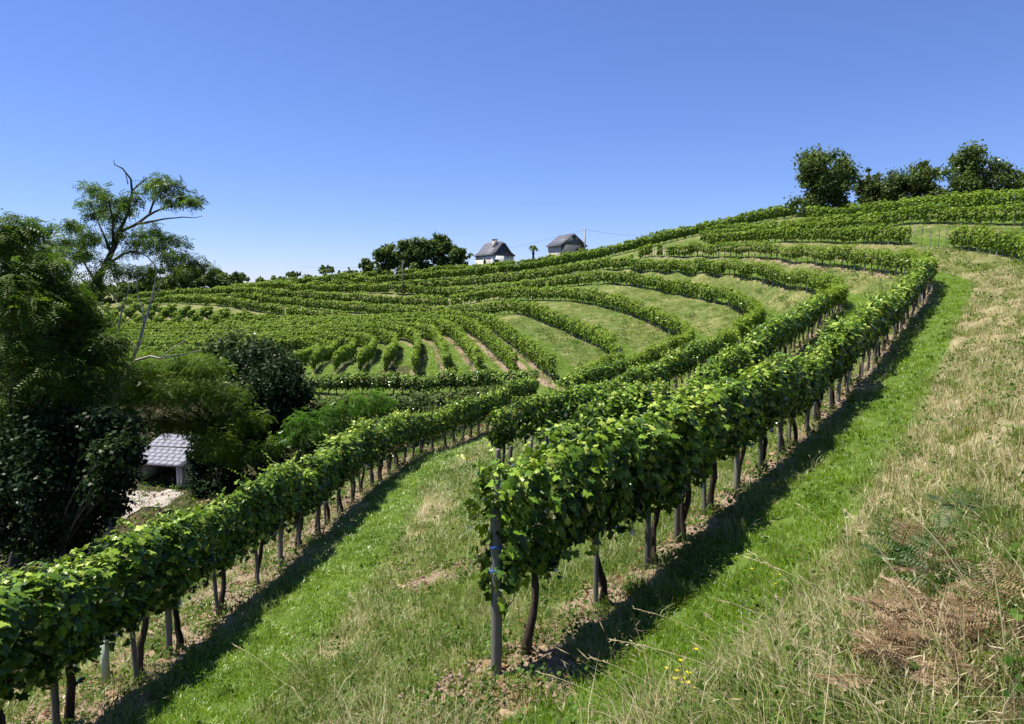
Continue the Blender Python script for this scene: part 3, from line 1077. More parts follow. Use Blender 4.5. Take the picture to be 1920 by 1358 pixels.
def far_row(k, s0, s1, label, group, skip=(), zscale=1.0, gap=0.018, stake=True):
    """a row too far off to pick its plants apart: leaves plant by plant, stakes below"""
    q = LINES[k]
    t_, n_ = normals2(q)
    L = (len(q) - 1) * 0.25
    s1 = min(s1, L)
    r_ = np.random.default_rng(hash(k) % 1000 if False else sum(map(ord, k)) * 7)
    pos, out, tint, size = [], [], [], []
    mb = MB()
    s = s0
    plant = 0
    while s < s1:
        j = min(len(q) - 1, int(s / 0.25))
        x, y = q[j, 0], q[j, 1]
        d = math.hypot(x, y)
        fan_ = k[0] in 'GF'
        step = (0.9 if fan_ and d < 90 else 1.2) if d < 130 else 1.6
        z = h1(x, y)
        missing = r_.random() < gap or any(a < s < b for a, b in skip)
        tx, nx = t_[j], n_[j]
        if not missing:
            n = int(np.clip(19000 / d, 105, 320) * step / 1.2)
            hw = (0.25 if k[0] in 'GF' else 0.36) * r_.uniform(0.85, 1.2)
            zt = 1.92 * zscale * ((r_.uniform(0.95, 1.04) if fan_ else r_.uniform(0.86, 1.08) + .05 * math.sin(s * .4)))
            zb = (0.52 if stake else 0.25) * r_.uniform(0.85, 1.2)
            c, o, dp = canopy_points(n, step * r_.uniform(0.95, 1.2), zb, zt, hw * (r_.uniform(.6, .8) if r_.random() < .12 and not fan_ else 1), r_)
            wx = x + c[:, 0] * tx[0] + c[:, 1] * nx[0]
            wy = y + c[:, 0] * tx[1] + c[:, 1] * nx[1]
            pos.append(np.stack([wx, wy, z + c[:, 2]], 1))
            out.append(np.stack([o[:, 1] * nx[0] + o[:, 0] * tx[0], o[:, 1] * nx[1] + o[:, 0] * tx[1], o[:, 2]], 1))
            tint.append(np.clip(0.46 + r_.normal(0, 0.05) + 0.18 * r_.normal(0, 1, n) + 0.16 * (c[:, 2] - 1.3), 0, 0.97))  # upper leaves lighter: sunlit row tops painted into the tint
            size.append(np.full(n, float(np.clip(0.0019 * d + 0.045, 0.15, 0.36))) * (0.7 + 0.6 * r_.random(n)))
        if stake and d < 150:
            wd = 0.030 if d < 90 else 0.038
            off = r_.normal(0, .04)
            bx, by = x + tx[0] * off, y + tx[1] * off
            top = (1.75 if missing else 1.72) * r_.uniform(0.97, 1.06)
            mb.tube([(bx, by, z - .2), (bx + r_.normal(0, .03), by + r_.normal(0, .03), z + top)], wd, 4, False, r_.random())
            if not missing:
                mb.tube([(bx + .14 * tx[0], by + .14 * tx[1], z - .1), (bx + .10 * tx[0], by + .10 * tx[1], z + 0.8)], wd * 0.9, 4, False, 0.0)
        plant += 1
        s += step
    root = empty('vine_row', (float(q[0, 0]), float(q[0, 1]), h1(q[0, 0], q[0, 1])))
    tag(root, label, 'vine row', group, kind='stuff')
    org = np.array(root.location[:])
    pos, out = np.vstack(pos) - org, np.vstack(out)
    sz = np.concatenate(size)
    U, V, N = leaves_at(pos, out, r_, 0.2, 0.6)
    v, f = place_template(LEAF_LD_V, LEAF_LD_F, pos - V * sz[:, None] * 0.4, U, V, N, sz)
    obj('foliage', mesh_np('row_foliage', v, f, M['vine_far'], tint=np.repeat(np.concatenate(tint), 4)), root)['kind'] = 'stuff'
    if stake and mb.n:
        mb.v = [a - org for a in mb.v]
        obj('stakes', mb.mesh('row_stakes', M['post_grey']), root)['kind'] = 'stuff'
    return root


BIG = 1e9
far_row('A', INDIV_END['A'], BIG, 'thin far end of the top terrace row below the bare posts', 'far vine rows', gap=0.2)
far_row('B', INDIV_END['B'], BIG, 'long vine row running left from the second terrace across the hill', 'far vine rows')
far_row('C', INDIV_END['C'], BIG, 'far arc of the third terrace row curving left below the house', 'far vine rows')
far_row('C2', 0, BIG, 'vine row continuing the third terrace towards the left', 'far vine rows')
far_row('D', INDIV_END['D'], BIG, 'far arc of the fourth terrace row above the fan of vines', 'far vine rows')
far_row('D2', 0, BIG, 'straight vine row left of the dry grass gap in mid hill', 'far vine rows')
far_row('E', 0, BIG, 'terrace row arching over the fan of vines, just above it', 'far vine rows', gap=0.02)
far_row('F', 0, BIG, 'rightmost vine row of the fan, beside the earth track', 'rows of the fan', gap=0.0)
FT = ['second', 'third', 'fourth', 'fifth', 'sixth', 'seventh', 'eighth', 'ninth', 'tenth']
for i, k in enumerate(['G9', 'G8', 'G7', 'G6', 'G5', 'G4', 'G3', 'G2', 'G1']):
    far_row(k, 0, BIG, '%s vine row of the fan counted from the earth track' % FT[i], 'rows of the fan', gap=0.01, stake=True)
for i in range(1, 4):
    far_row('H%d' % i, 0, BIG, ['vine row left of the fan, nearest to it', 'second vine row left of the fan', 'lowest vine row left of the fan, behind the trees'][i - 1], 'rows left of the fan', stake=False)
far_row('M', INDIV_END['M'], BIG, 'left end of the shaded row below the fan, by the dark shrub', 'far vine rows', gap=0.0)
zl = (len(LINES['Z1']) - 1) * .25
far_row('Z1', 0, BIG, 'gappy row with bare grey stakes above the dry bank at the right', 'upper right rows', skip=((19.2, 20.3), (22.3, 27.6)), gap=0.03)
far_row('Z5', 0, BIG, 'short vine row between the bare stakes row and the bushy one above', 'upper right rows', gap=0.03)
far_row('Z2', 0, BIG, 'bushy vine row just above the row of bare stakes', 'upper right rows', gap=0.06)
far_row('Z3', 0, BIG, 'vine row in front of the oak trees on the right skyline', 'upper right rows', stake=False)
far_row('Z4', 0, BIG, 'topmost vine row at the foot of the right trees', 'upper right rows', stake=False)
far_row('K', 0, BIG, 'long skyline vine row sloping from the right crest down to the left', 'skyline rows')
far_row('K2', 0, BIG, 'vine row on the skyline in front of the two houses', 'skyline rows', stake=False)
far_row('K3', 0, BIG, 'hindmost vine row of the ridge, at the foot of the houses', 'skyline rows', stake=False)
far_row('N4', 0, BIG, 'short vine row slanting up left above the flat left field', 'left field rows')
far_row('N5', 0, BIG, 'slanting vine row behind the pale dead branches', 'left field rows')
far_row('N6', 0, BIG, 'leftmost slanting vine row seen through the locust tree', 'left field rows')
print('posts', n_posts)

# ------------------------------------------------------------------ trees
def crown_mesh(name, clumps, n_per, size, mat, seed, lod='ld', up=0.35, shell=0.55, droop=0.3, flat=1.0):
    """clumps: (x,y,z,rx,ry,rz); leaves crowd the outside of every clump"""
    r_ = np.random.default_rng(seed)
    P_, O_, T_ = [], [], []
    for c in clumps:
        n = int(n_per * (c[3] * c[5]) ** 0.9)
        d = unit(r_.normal(0, 1, (n, 3)))
        rad = 1 - np.abs(r_.normal(0, shell, n))
        rad = np.clip(np.abs(rad), 0.1, 1.15) * (1 + 0.22 * np.sin(d[:, 0] * 5 + c[0]) * np.sin(d[:, 1] * 4 + c[1]) + 0.15 * r_.normal(0, 1, n))
        P_.append(np.array(c[:3]) + d * rad[:, None] * np.array(c[3:6]))
        O_.append(d)
        T_.append(np.clip(0.42 + r_.normal(0, .10) + 0.20 * r_.normal(0, 1, n) + 0.15 * d[:, 2], 0, 1))
    pos, out, tint = np.vstack(P_), np.vstack(O_), np.concatenate(T_)
    n = len(pos)
    sz = size * (0.6 + 0.8 * r_.random(n))
    nrm = out * 0.6 + np.array([0, 0, up]) + r_.normal(0, .5, (n, 3))
    tip = out * 0.5 + np.array([0, 0, -droop]) + r_.normal(0, .5, (n, 3))
    U, V, N = frames(nrm, tip)
    tv, tf = LOD[lod] if isinstance(lod, str) else lod
    v, f = place_template(tv, tf, pos, U, V, N, sz)
    return mesh_np(name, v, f, mat, tint=np.repeat(tint, len(tv)))


def bent(a, b, sag=0.15, n=6, r_=random):
    a, b = np.array(a, dtype=float), np.array(b, dtype=float)
    u = np.linspace(0, 1, n)[:, None]
    m = (a + b) / 2 + np.array([r_.gauss(0, 1), r_.gauss(0, 1), 0.6]) * sag * np.linalg.norm(b - a)
    return (1 - u) ** 2 * a + 2 * u * (1 - u) * m + u ** 2 * b


def tree(name, label, base, crown, n_clumps, clump_r, n_per, size, mat, seed, group=None, cat='tree', trunk_r=0.25, lod='ld', squash=0.8, bark='bark', up=0.35, limbs=True, skirt=True):
    """crown = (cx, cy, cz, rx, ry, rz) as one rough body that the clumps fill unevenly"""
    random.seed(seed)
    r_ = np.random.default_rng(seed)
    root = empty(name, base)
    tag(root, label, cat, group)
    b = np.array(base)
    lean = r_.normal(0, .16, 2)
    wide = r_.uniform(.8, 1.2, 4)
    c = np.array(crown[:3]) - b
    cl = []
    for i in range(n_clumps):
        d = unit(r_.normal(0, 1, 3))
        d[2] = d[2] * 0.9 + 0.1
        k = r_.uniform(0.45, 0.92) if i > n_clumps * 0.2 else r_.uniform(0, 0.45)
        k *= 1 - 0.18 * max(0, d[2]) * (abs(d[0]) + .3)
        q_ = c + d * np.array(crown[3:6]) * k * (wide[int((math.atan2(d[1], d[0]) + math.pi) / 1.5708) % 4], 1, 1)
        q_[:2] += lean * (q_[2] - c[2])
        rr_ = clump_r * r_.uniform(0.45, 1.35)
        cl.append((q_[0], q_[1], q_[2], rr_, rr_, rr_ * squash))
    if skirt:
        for i in range(int(n_clumps * .35)):
            a = r_.random() * 6.283
            k = r_.uniform(.3, .85)
            rr_ = clump_r * r_.uniform(.6, 1.2)
            cl.append((c[0] + math.cos(a) * crown[3] * k, c[1] + math.sin(a) * crown[4] * k, c[2] - crown[5] * r_.uniform(.55, 1.25), rr_, rr_, rr_ * squash))
    mb = MB()
    fork = c * np.array([0.6, 0.6, 0.0]) + np.array([0, 0, max(0.5, (c[2] - crown[5]) + crown[5] * 0.35)])
    mb.tube(bent((0, 0, -0.4), fork, 0.04, 7), np.linspace(trunk_r * 1.25, trunk_r * 0.7, 7), 8, True, 0.4, 0.15)
    if limbs:
        for q_ in cl[::2]:
            mb.tube(bent(fork, q_[:3], 0.12, 6), np.linspace(trunk_r * 0.42, trunk_r * 0.07, 6), 5, False, 0.5, 0.15)
    obj('trunk', mb.mesh('trunk', M[bark], True), root)
    obj('crown', crown_mesh('crown', cl, n_per, size, M[mat], seed, lod, up), root)
    return root


def sky_tree(label, px, py_top, py_base, Y, wpx, mat, seed, group, n=None, name='tree', cat='tree'):
    top = P(px, py_top, Y)
    low = P(px, py_base, Y)
    mpp = Y / 1280
    rx = wpx * mpp / 2 * 1.1
    hz = (top[2] - low[2])
    gz = h1(top[0], Y)
    cz = low[2] + hz * 0.46
    cr = max(0.35, min(rx, hz / 2) * 0.29)
    n = int((n or int(16 + rx * 4)) * 1.5)
    return tree(name, label, (top[0], Y, gz), (top[0], Y, cz, rx * 0.92, rx * 0.85, hz * 0.47), n, cr, 125, 0.0027 * Y, mat, seed, group, cat, trunk_r=0.05 * hz ** 0.8)


GR = 'trees on the right skyline'
sky_tree('large dark round oak standing left of the right skyline trees', 1548, 263, 398, 108, 120, 'broad', 31, GR, 46, 'oak_tree')
sky_tree('slim grey green tree just right of the dark round oak', 1632, 298, 392, 113, 55, 'scrub', 32, GR)
sky_tree('broad bushy tree between the oak and the tall right tree', 1672, 318, 392, 110, 118, 'scrub', 33, GR, 40)
sky_tree('pointed dark green tree rising in the middle of the right skyline', 1722, 290, 388, 109, 92, 'broad', 34, GR, 34)
sky_tree('tallest leafy tree near the right edge of the skyline', 1830, 258, 385, 101, 118, 'broad', 35, GR, 44)
sky_tree('dark tree cut by the right edge of the picture', 1915, 308, 378, 100, 80, 'broad', 36, GR)
sky_tree('low grey shrub at the foot of the dark round oak', 1590, 362, 398, 107, 60, 'scrub', 37, GR, 12, 'shrub', 'shrub')
sky_tree('low green shrub left of the tallest right tree', 1772, 330, 388, 103, 92, 'scrub', 38, GR, 14, 'shrub', 'shrub')
sky_tree('low shrub below the tallest right tree', 1865, 345, 380, 99, 70, 'broad', 39, GR, 12, 'shrub', 'shrub')
GM = 'trees left of the house'
for i, a in enumerate([('small tree at the left end of the grove beside the house', 690, 482, 510, 156, 38), ('leafy tree at the left of the grove beside the house', 728, 450, 506, 153, 56),
                       ('second tree of the grove beside the house, behind the dark pole', 765, 440, 503, 151, 52), ('third and darkest tree of the grove beside the house', 790, 433, 502, 150, 56),
                       ('tallest loose crowned tree of the grove beside the house', 826, 431, 500, 152, 58), ('small dark tree right next to the house', 862, 460, 498, 149, 46)]):
    sky_tree(a[0], *a[1:], 'broad', 50 + i, GM)
GL = 'small trees on the left skyline'
for i, a in enumerate([('tiny bush at the left of the open skyline', 490, 517, 534, 178, 34), ('low bush on the open skyline left of a small round tree', 520, 516, 530, 178, 32), ('small round tree alone on the left skyline', 551, 505, 528, 176, 30),
                       ('flat bush right of the small round skyline tree', 578, 514, 524, 176, 36), ('wider tree on the skyline half way to the grove', 608, 495, 520, 172, 46), ('faint bush between the skyline tree and the grove', 655, 502, 516, 170, 44)]):
    sky_tree(a[0], *a[1:], 'broad', 60 + i, GL, 10)
GF = 'dark trees at the left end of the ridge'
for i, a in enumerate([('right end tree of the dark left ridge trees', 446, 506, 546, 182, 44), ('dark rounded tree of the left ridge trees', 412, 494, 550, 180, 66), ('dark tree behind the bare branches on the left ridge', 358, 486, 556, 180, 74),
                       ('broad dark tree on the left ridge behind the locust', 305, 496, 562, 182, 80), ('dark ridge tree seen through the locust branches', 245, 512, 568, 186, 90), ('dark ridge tree half hidden by the leaning trunk', 180, 516, 575, 190, 90),
                       ('dark ridge tree behind the left locust crown', 100, 515, 580, 195, 110), ('farthest left ridge tree at the picture edge', 10, 515, 585, 200, 120)]):
    sky_tree(a[0], *a[1:], 'broad', 70 + i, GF, 22)

# pinnate leaf of the locust trees: a short rachis with leaflets
def pinnate(pairs=4, wdt=0.10, ln=0.26):
    v, f = [], []
    for i in range(pairs):
        y = 0.15 + 0.75 * i / (pairs - 1)
        for sgn in (-1, 1):
            b = len(v)
            z = -0.35 * y * y
            v += [(0, y - wdt * .5, z), (sgn * ln * .55, y - wdt * .55 + .04, z - .03), (sgn * ln, y + .05, z - .10), (sgn * ln * .5, y + wdt * .6 + .02, z - .03)]
            f.append((b, b + 1, b + 2, b + 3) if sgn > 0 else (b, b + 3, b + 2, b + 1))
    return np.array(v), np.array(f)


PIN = pinnate(4, 0.17, 0.34)
FERN = pinnate(7, 0.07, 0.20)


def px_clumps(lst, Y, spread, seed, flat=0.7):
    """clump centres read off the photograph, each at its own distance"""
    r_ = np.random.default_rng(seed)
    out = []
    for c in lst:
        yy = Y + (c[3] if len(c) > 3 else r_.uniform(-spread, spread))
        q_ = P(c[0], c[1], yy)
        r0 = c[2] * yy / 1280
        out.append((q_[0], q_[1], q_[2], r0, r0 * 1.1, r0 * flat))
    return out


def wild_tree(name, label, base_xy, clumps, n_per, size, mat, seed, lod, group=None, branches=None, trunk_r=0.2, bark='bark', cat='tree', auto=True, up=0.4, shell=0.5):
    random.seed(seed)
    bz = h1(*base_xy)
    b = np.array([base_xy[0], base_xy[1], bz])
    root = empty(name, b)
    tag(root, label, cat, group)
    cl = [tuple(np.array(c[:3]) - b) + tuple(c[3:]) for c in clumps]
    mb = MB()
    if branches:
        for pl, r0, r1 in branches:
            q_ = np.array(pl) - b
            q_ = resample(q_, 0.35, 0.8) if np.linalg.norm(q_[-1, :2] - q_[0, :2]) > 1.5 else q_
            q_ = q_ + np.cumsum(rng.normal(0, .012, q_.shape), axis=0)
            mb.tube(q_, np.linspace(r0, r1, len(q_)), 7, True, random.random(), 0.2)
    if auto:
        c = np.mean([q_[:3] for q_ in cl], axis=0)
        fork = np.array([c[0] * .55, c[1] * .55, c[2] * .5])
        mb.tube(bent((0, 0, -.4), fork, 0.06, 8), np.linspace(trunk_r * 1.2, trunk_r * .7, 8), 8, True, .4, .15)
        for q_ in cl:
            mb.tube(bent(fork, q_[:3], .12, 6), np.linspace(trunk_r * .4, trunk_r * .06, 6), 5, False, .5, .15)
    obj('trunk', mb.mesh('trunk', M[bark], True), root)
    obj('crown', crown_mesh('crown', cl, n_per, size, M[mat], seed, lod, up, shell), root)
    return root


def pl(Y, *pp):
    out = []
    for a in pp:
        out.append(P(a[0], a[1], Y + (a[2] if len(a) > 2 else 0)))
    return out


GW = 'trees in the gully at the left'
# the leaning locust against the sky
Ya = 36
bx, by, _ = P(40, 700, Ya)
ba = (bx, by, h1(bx, by))
br = [([ba] + pl(Ya, (62, 690), (100, 640), (140, 590), (170, 545), (192, 505), (210, 465), (222, 435)), .27, .13),
      (pl(Ya, (222, 437), (238, 400), (246, 360), (243, 335), (228, 315), (214, 308), (212, 298)), .085, .012),
      (pl(Ya, (222, 437), (250, 425, .5), (280, 402, 1), (310, 390, 1), (345, 383, 1.5), (368, 378, 1.5)), .09, .015),
      (pl(Ya, (258, 420, .5), (290, 415, 0), (318, 411, -.5), (340, 408, -.5), (362, 412, -.6), (376, 407, -.7)), .07, .012),
      (pl(Ya, (195, 500), (222, 480, -1), (246, 470, -1.5), (262, 472, -2), (285, 485, -2), (300, 505, -2), (305, 530, -2)), .09, .02),
      (pl(Ya, (280, 402, 1), (288, 375, 1), (300, 350, 1.2), (312, 335, 1.2)), .06, .012),
      (pl(Ya, (246, 360), (265, 340, -.5), (285, 330, -.6)), .05, .012),
      (pl(Ya, (240, 345), (236, 325, .3), (232, 316, .3)), .03, .008),
      (pl(Ya, (206, 470), (190, 430, 1), (178, 400, 1.2), (168, 370, 1.4)), .09, .015),
      (pl(Ya, (180, 530), (155, 490, 1.5), (135, 465, 2), (120, 450, 2)), .09, .015),
      (pl(Ya, (212, 460), (212, 420, -1), (205, 385, -1), (200, 360, -1)), .08, .012)]
cl = px_clumps([(212, 455, 16, 0), (200, 490, 18, 0), (180, 530, 20, 0), (160, 560, 22, 0), (135, 600, 26, 0), (222, 440, 16, 0), (185, 510, 18, -.6), (150, 575, 22, -.8), (228, 476, 12, -1), (250, 470, 12, -1.5), (170, 352, 20), (185, 362, 24), (205, 372, 24), (192, 392, 26), (215, 405, 26), (232, 380, 24), (240, 392, 22), (255, 372, 20), (170, 402, 22), (160, 380, 18), (220, 430, 20),
                (296, 337, 22), (310, 350, 24), (278, 350, 20), (325, 346, 22), (340, 368, 24), (356, 378, 22), (372, 375, 14), (320, 378, 20), (300, 365, 16),
                (145, 425, 22), (132, 420, 20), (165, 440, 26), (180, 445, 22), (150, 455, 26), (120, 450, 24), (100, 455, 20), (110, 475, 26), (140, 480, 26), (90, 470, 18), (165, 475, 24),
                (262, 440, 24), (285, 432, 22), (300, 445, 22), (322, 450, 20), (345, 455, 16), (275, 460, 22), (255, 455, 20), (305, 465, 20),
                (215, 505, 26), (240, 510, 24), (265, 512, 22), (280, 505, 18), (310, 480, 22), (335, 480, 22), (360, 490, 24), (385, 498, 18), (325, 500, 24), (350, 510, 22)], Ya, 2.2, 1, .72)
wild_tree('locust_tree', 'leaning locust tree with open crown against the sky at the left', (bx, by), cl, 300, 0.31, 'locust', 81, PIN, GW, br, auto=False, shell=.7, up=.7)
# left locust crown
cl = px_clumps([(15, 425, 40), (45, 432, 34), (70, 425, 26), (0, 450, 46), (30, 470, 50), (70, 480, 40), (95, 500, 36), (10, 510, 60), (60, 520, 50), (110, 535, 44), (30, 560, 62), (85, 570, 56), (135, 560, 40), (150, 590, 40),
                (0, 600, 66), (50, 620, 66), (110, 620, 56), (155, 630, 46), (20, 680, 70), (85, 680, 64), (140, 680, 56), (190, 650, 40), (200, 690, 50), (0, 740, 70), (70, 740, 66), (140, 740, 60), (10, 800, 60), (90, 790, 56), (175, 720, 50), (160, 780, 50), (205, 640, 36), (180, 600, 34), (40, 650, 60, -3), (110, 700, 56, -3), (60, 580, 50, -3), (20, 540, 46, -3)], 30, 2.4, 2)
wild_tree('locust_tree', 'dense locust tree filling the left edge of the picture', (-23.5, 30), cl, 400, 0.38, 'locust', 82, PIN, GW, trunk_r=.3, up=1.0, shell=.4)
# lower locust in the middle
cl = px_clumps([(205, 700, 44), (250, 690, 44), (295, 690, 44), (345, 685, 44), (390, 690, 40), (230, 735, 50), (285, 735, 50), (335, 735, 50), (385, 735, 46), (430, 745, 40), (200, 775, 46), (245, 785, 40), (300, 790, 30), (355, 788, 36),
                (405, 785, 44), (440, 800, 40), (415, 830, 40), (445, 850, 36), (390, 840, 28), (470, 790, 36), (500, 840, 30)], 40, 2.2, 3)
wild_tree('locust_tree', 'spreading lower locust tree above the stone shelter', (-14.5, 43), cl, 400, 0.36, 'locust_light', 83, PIN, GW, trunk_r=.2, up=1.0, shell=.4)
# dark evergreen at the lower left
cl = px_clumps([(30, 830, 60), (95, 830, 60), (160, 835, 54), (210, 850, 44), (20, 890, 66), (85, 895, 66), (150, 895, 60), (205, 905, 46), (40, 955, 60), (110, 960, 60), (175, 955, 50), (5, 1000, 50), (70, 1010, 50), (135, 1005, 44), (245, 860, 26), (235, 895, 26), (215, 945, 30), (228, 800, 36), (240, 835, 28), (180, 790, 40), (120, 790, 40), (60, 790, 40)], 26, 1.6, 4, .9)
wild_tree('evergreen_tree', 'dark evergreen tree behind the lower left vine row', (-18.3, 26), cl, 1150, 0.145, 'laurel', 84, 'ld', GW, trunk_r=.22)
# dark dome right of it
cl = px_clumps([(455, 690, 46), (500, 672, 40), (535, 695, 40), (560, 735, 36), (510, 725, 54), (465, 735, 50), (550, 775, 36), (505, 775, 50), (460, 785, 46), (425, 815, 36), (525, 810, 40), (470, 830, 46), (430, 860, 40), (395, 880, 34), (378, 905, 26), (368, 850, 22, -1.5), (376, 822, 24, -1.5), (372, 880, 20, -1.5), (260, 838, 16, -2), (400, 915, 34), (500, 850, 36), (440, 900, 34)], 45, 2, 5, .9)
wild_tree('holm_oak', 'dark round evergreen oak right of the stone shelter', (-17, 46), cl, 900, 0.17, 'laurel', 85, 'ld', GW, trunk_r=.25)
cl = px_clumps([(405, 655, 34), (440, 640, 36), (475, 648, 34), (510, 665, 34), (545, 690, 30), (430, 675, 36), (470, 680, 36), (565, 725, 24), (390, 680, 34)], 54, 2, 6, .8)
wild_tree('oak_tree', 'olive green tree top behind the dark round oak', (-22, 55), cl, 260, 0.24, 'scrub', 86, 'ld', GW, trunk_r=.2)
GS = 'feathery acacia saplings behind the lower left row'
for i, (cl, lab) in enumerate([([(548, 800, 26), (570, 785, 28), (590, 800, 24), (560, 820, 26), (535, 830, 24)], 'bright feathery acacia sapling nearest the dark oak'),
                               ([(615, 775, 26), (640, 765, 26), (625, 795, 26), (600, 815, 22), (650, 788, 22)], 'middle bright acacia sapling behind the lower left row'),
                               ([(680, 752, 26), (705, 745, 26), (725, 755, 22), (695, 772, 26), (720, 772, 20), (670, 775, 22)], 'right hand bright acacia sapling below the shaded row')]):
    c = px_clumps(cl, 37.5 + i, .6, 90 + i, .8)
    wild_tree('acacia_sapling', lab, (np.mean([q_[0] for q_ in c]), 37.5 + i), c, 230, 0.32, 'acacia', 90 + i, PIN, GS, trunk_r=.05, cat='sapling', up=.7)
# grey green scrub below the shaded row
for i, (px, py, rad) in enumerate(sorted([(610, 758, 22), (655, 752, 24), (745, 758, 24), (790, 755, 26), (835, 750, 26), (878, 742, 24), (915, 738, 22), (770, 775, 22), (820, 768, 22), (590, 782, 24)])):
    c = px_clumps([(px, py, rad), (px + 14, py + 6, rad * .8), (px - 14, py + 5, rad * .8)], 45.5 + (i % 3) * .8, .5, 100 + i, .8)
    wild_tree('shrub', '%s grey green shrub from the left in the strip below the shaded row' % ordinal(i + 1), (c[0][0], c[0][1]), c, 520, 0.17, 'scrub', 100 + i, 'ld', 'shrubs below the shaded row', trunk_r=.03, cat='shrub')

# bare pale limbs of a dead tree
Yd = 33.5
bx, by, _ = P(188, 705, Yd)
bd = np.array((bx, by, h1(bx, by)))
root = empty('dead_tree', bd)
tag(root, 'dead tree with bare pale limbs before the vineyard slope', 'tree', GW)
mbs = [('trunk', [([tuple(bd - np.array([0, 0, .4]))] + pl(Yd, (198, 790), (215, 740), (236, 705), (246, 680)), .15, .09)]),
       ('limb', [(pl(Yd, (246, 682), (262, 640), (270, 610), (282, 570), (290, 535), (293, 505), (288, 480)), .085, .012), (pl(Yd, (270, 610), (268, 580, .4), (258, 555, .6), (256, 530, .8), (262, 515, 1)), .045, .01),
                 (pl(Yd, (282, 570), (296, 548, -.4), (302, 525, -.6), (310, 512, -.6)), .03, .008)]),
       ('limb', [(pl(Yd, (236, 690), (222, 650), (222, 612), (228, 585), (238, 555), (243, 525)), .07, .012), (pl(Yd, (228, 585), (218, 565, .4), (206, 550, .8)), .03, .008)]),
       ('limb', [(pl(Yd, (238, 690), (255, 676, -.5), (282, 668, -1), (300, 672, -1.4), (325, 668, -1.6), (352, 664, -1.8), (372, 656, -2)), .07, .012), (pl(Yd, (300, 672, -1.4), (320, 655, -1.6), (345, 640, -1.8), (356, 620, -2)), .03, .008)]),
       ('limb', [(pl(Yd, (234, 700), (205, 672, .5), (180, 640, 1), (150, 612, 1.3), (135, 600, 1.5)), .05, .01)])]
for nm, tubes in mbs:
    mb = MB()
    for t3, r0, r1 in tubes:
        q_ = np.array(t3) - bd
        mb.tube(q_, np.linspace(r0, r1, len(q_)), 6, True, .6, .2)
    obj(nm, mb.mesh(nm, M['deadwood'], True), root)

# undergrowth on the gully side: one mass nobody could count
r_ = np.random.default_rng(5)
cl = []
tries = 0
while len(cl) < 700 and tries < 12000:
    tries += 1
    y = r_.uniform(6, 62)
    x = r_.uniform(-48, -1)
    if y > 52 and x > -18:
        continue
    u_, d_, s_ = row_dist(np.array([x]), np.array([y]))
    nm = RN[rid[u_[0]]]
    if nm == 'L' and s_[0] > -2.6:
        continue
    if nm == 'M' and s_[0] > -1.2:
        continue
    if nm not in ('L', 'M', 'H3', 'H2', 'H1') or d_[0] < 1.4:
        continue
    if -29.5 < x < -18.0 and 38.5 < y < 54:
        continue                                   # the yard of the shelter stays open
    if abs(x / y + 0.52) < 0.05 and 34 < y < 46:
        continue
    rd = r_.uniform(.45, 1.0) if y < 25 else r_.uniform(.7, 1.5)
    cl.append((x, y, h1(x, y) + rd * .35, rd, rd, rd * .8))
ug = obj('undergrowth', crown_mesh('undergrowth', cl, 230, .17, M['laurel'], 77, 'ld'))
tag(ug, 'dark leafy undergrowth covering the gully slope below the vines', 'undergrowth', kind='stuff')

# ------------------------------------------------------------------ buildings and poles on the ridge
def quad_part(name, parent, mat, verts, faces, solid=0.0):
    mb = MB()
    mb.poly(np.array(verts, dtype=float), faces, .5)
    o = obj(name, mb.mesh(name, M[mat]), parent)
    if solid:
        md = o.modifiers.new('thickness', 'SOLIDIFY')
        md.thickness = solid
        md.offset = 0
    return o


def box_part(name, parent, mat, lo, hi):
    mb = MB()
    mb.box(lo, hi)
    return obj(name, mb.mesh(name, M[mat]), parent)


# cottage with the steep bell-cast slate roof
PHI = R(40)
Yh = 146
corner = P(922, 478, Yh)
Gw, Ld = 6.1, 5.7
g2 = Gw / 2
cxh = corner[0] + g2 * math.cos(PHI)
cyh = corner[1] + g2 * math.sin(PHI)
gz = min(h1(cxh, cyh), h1(cxh - 3, cyh + 3)) - 0.3
ez = corner[2] - gz                                 # eaves above the base
house = empty('cottage', (cxh, cyh, gz), PHI)
tag(house, 'small white cottage with steep grey slate roof and chimney on the ridge', 'house')
T_ = 0.3
wall = box_part('wall', house, 'white_wall', (-g2, 0, 0), (g2, T_, ez))
wall['label'] = 'whitewashed gable wall in shade'
wl = box_part('wall', house, 'plaster', (-g2, T_ + .002, 0), (-g2 + T_, Ld - T_ - .002, ez))
wl['label'] = 'sunlit cream side wall'
box_part('wall', house, 'plaster', (g2 - T_, T_ + .002, 0), (g2, Ld - T_ - .002, ez))
box_part('wall', house, 'plaster', (-g2, Ld - T_, 0), (g2, Ld, ez))
e, kx, tx = g2 + .24, g2 * .70, g2 * .13
h0, hk, ht, hr = -.06, .62, 2.50, 2.98
yf, yb = -.32, Ld + .32
V_ = [(-e, yf, h0), (-kx, yf, hk), (-tx, yf, ht), (tx, yf, ht), (kx, yf, hk), (e, yf, h0), (-e, yb, h0), (-kx, yb, hk), (-tx, yb, ht), (tx, yb, ht), (kx, yb, hk), (e, yb, h0), (0, yf + .75, hr), (0, yb - .75, hr)]
V_ = [(a, b, c + ez) for a, b, c in V_]
roof = quad_part('roof', house, 'slate_sunlit', V_, [(0, 1, 7, 6), (1, 2, 8, 7), (2, 12, 13, 8), (5, 11, 10, 4), (4, 10, 9, 3), (3, 9, 13, 12), (2, 3, 12), (8, 13, 9)], .14)
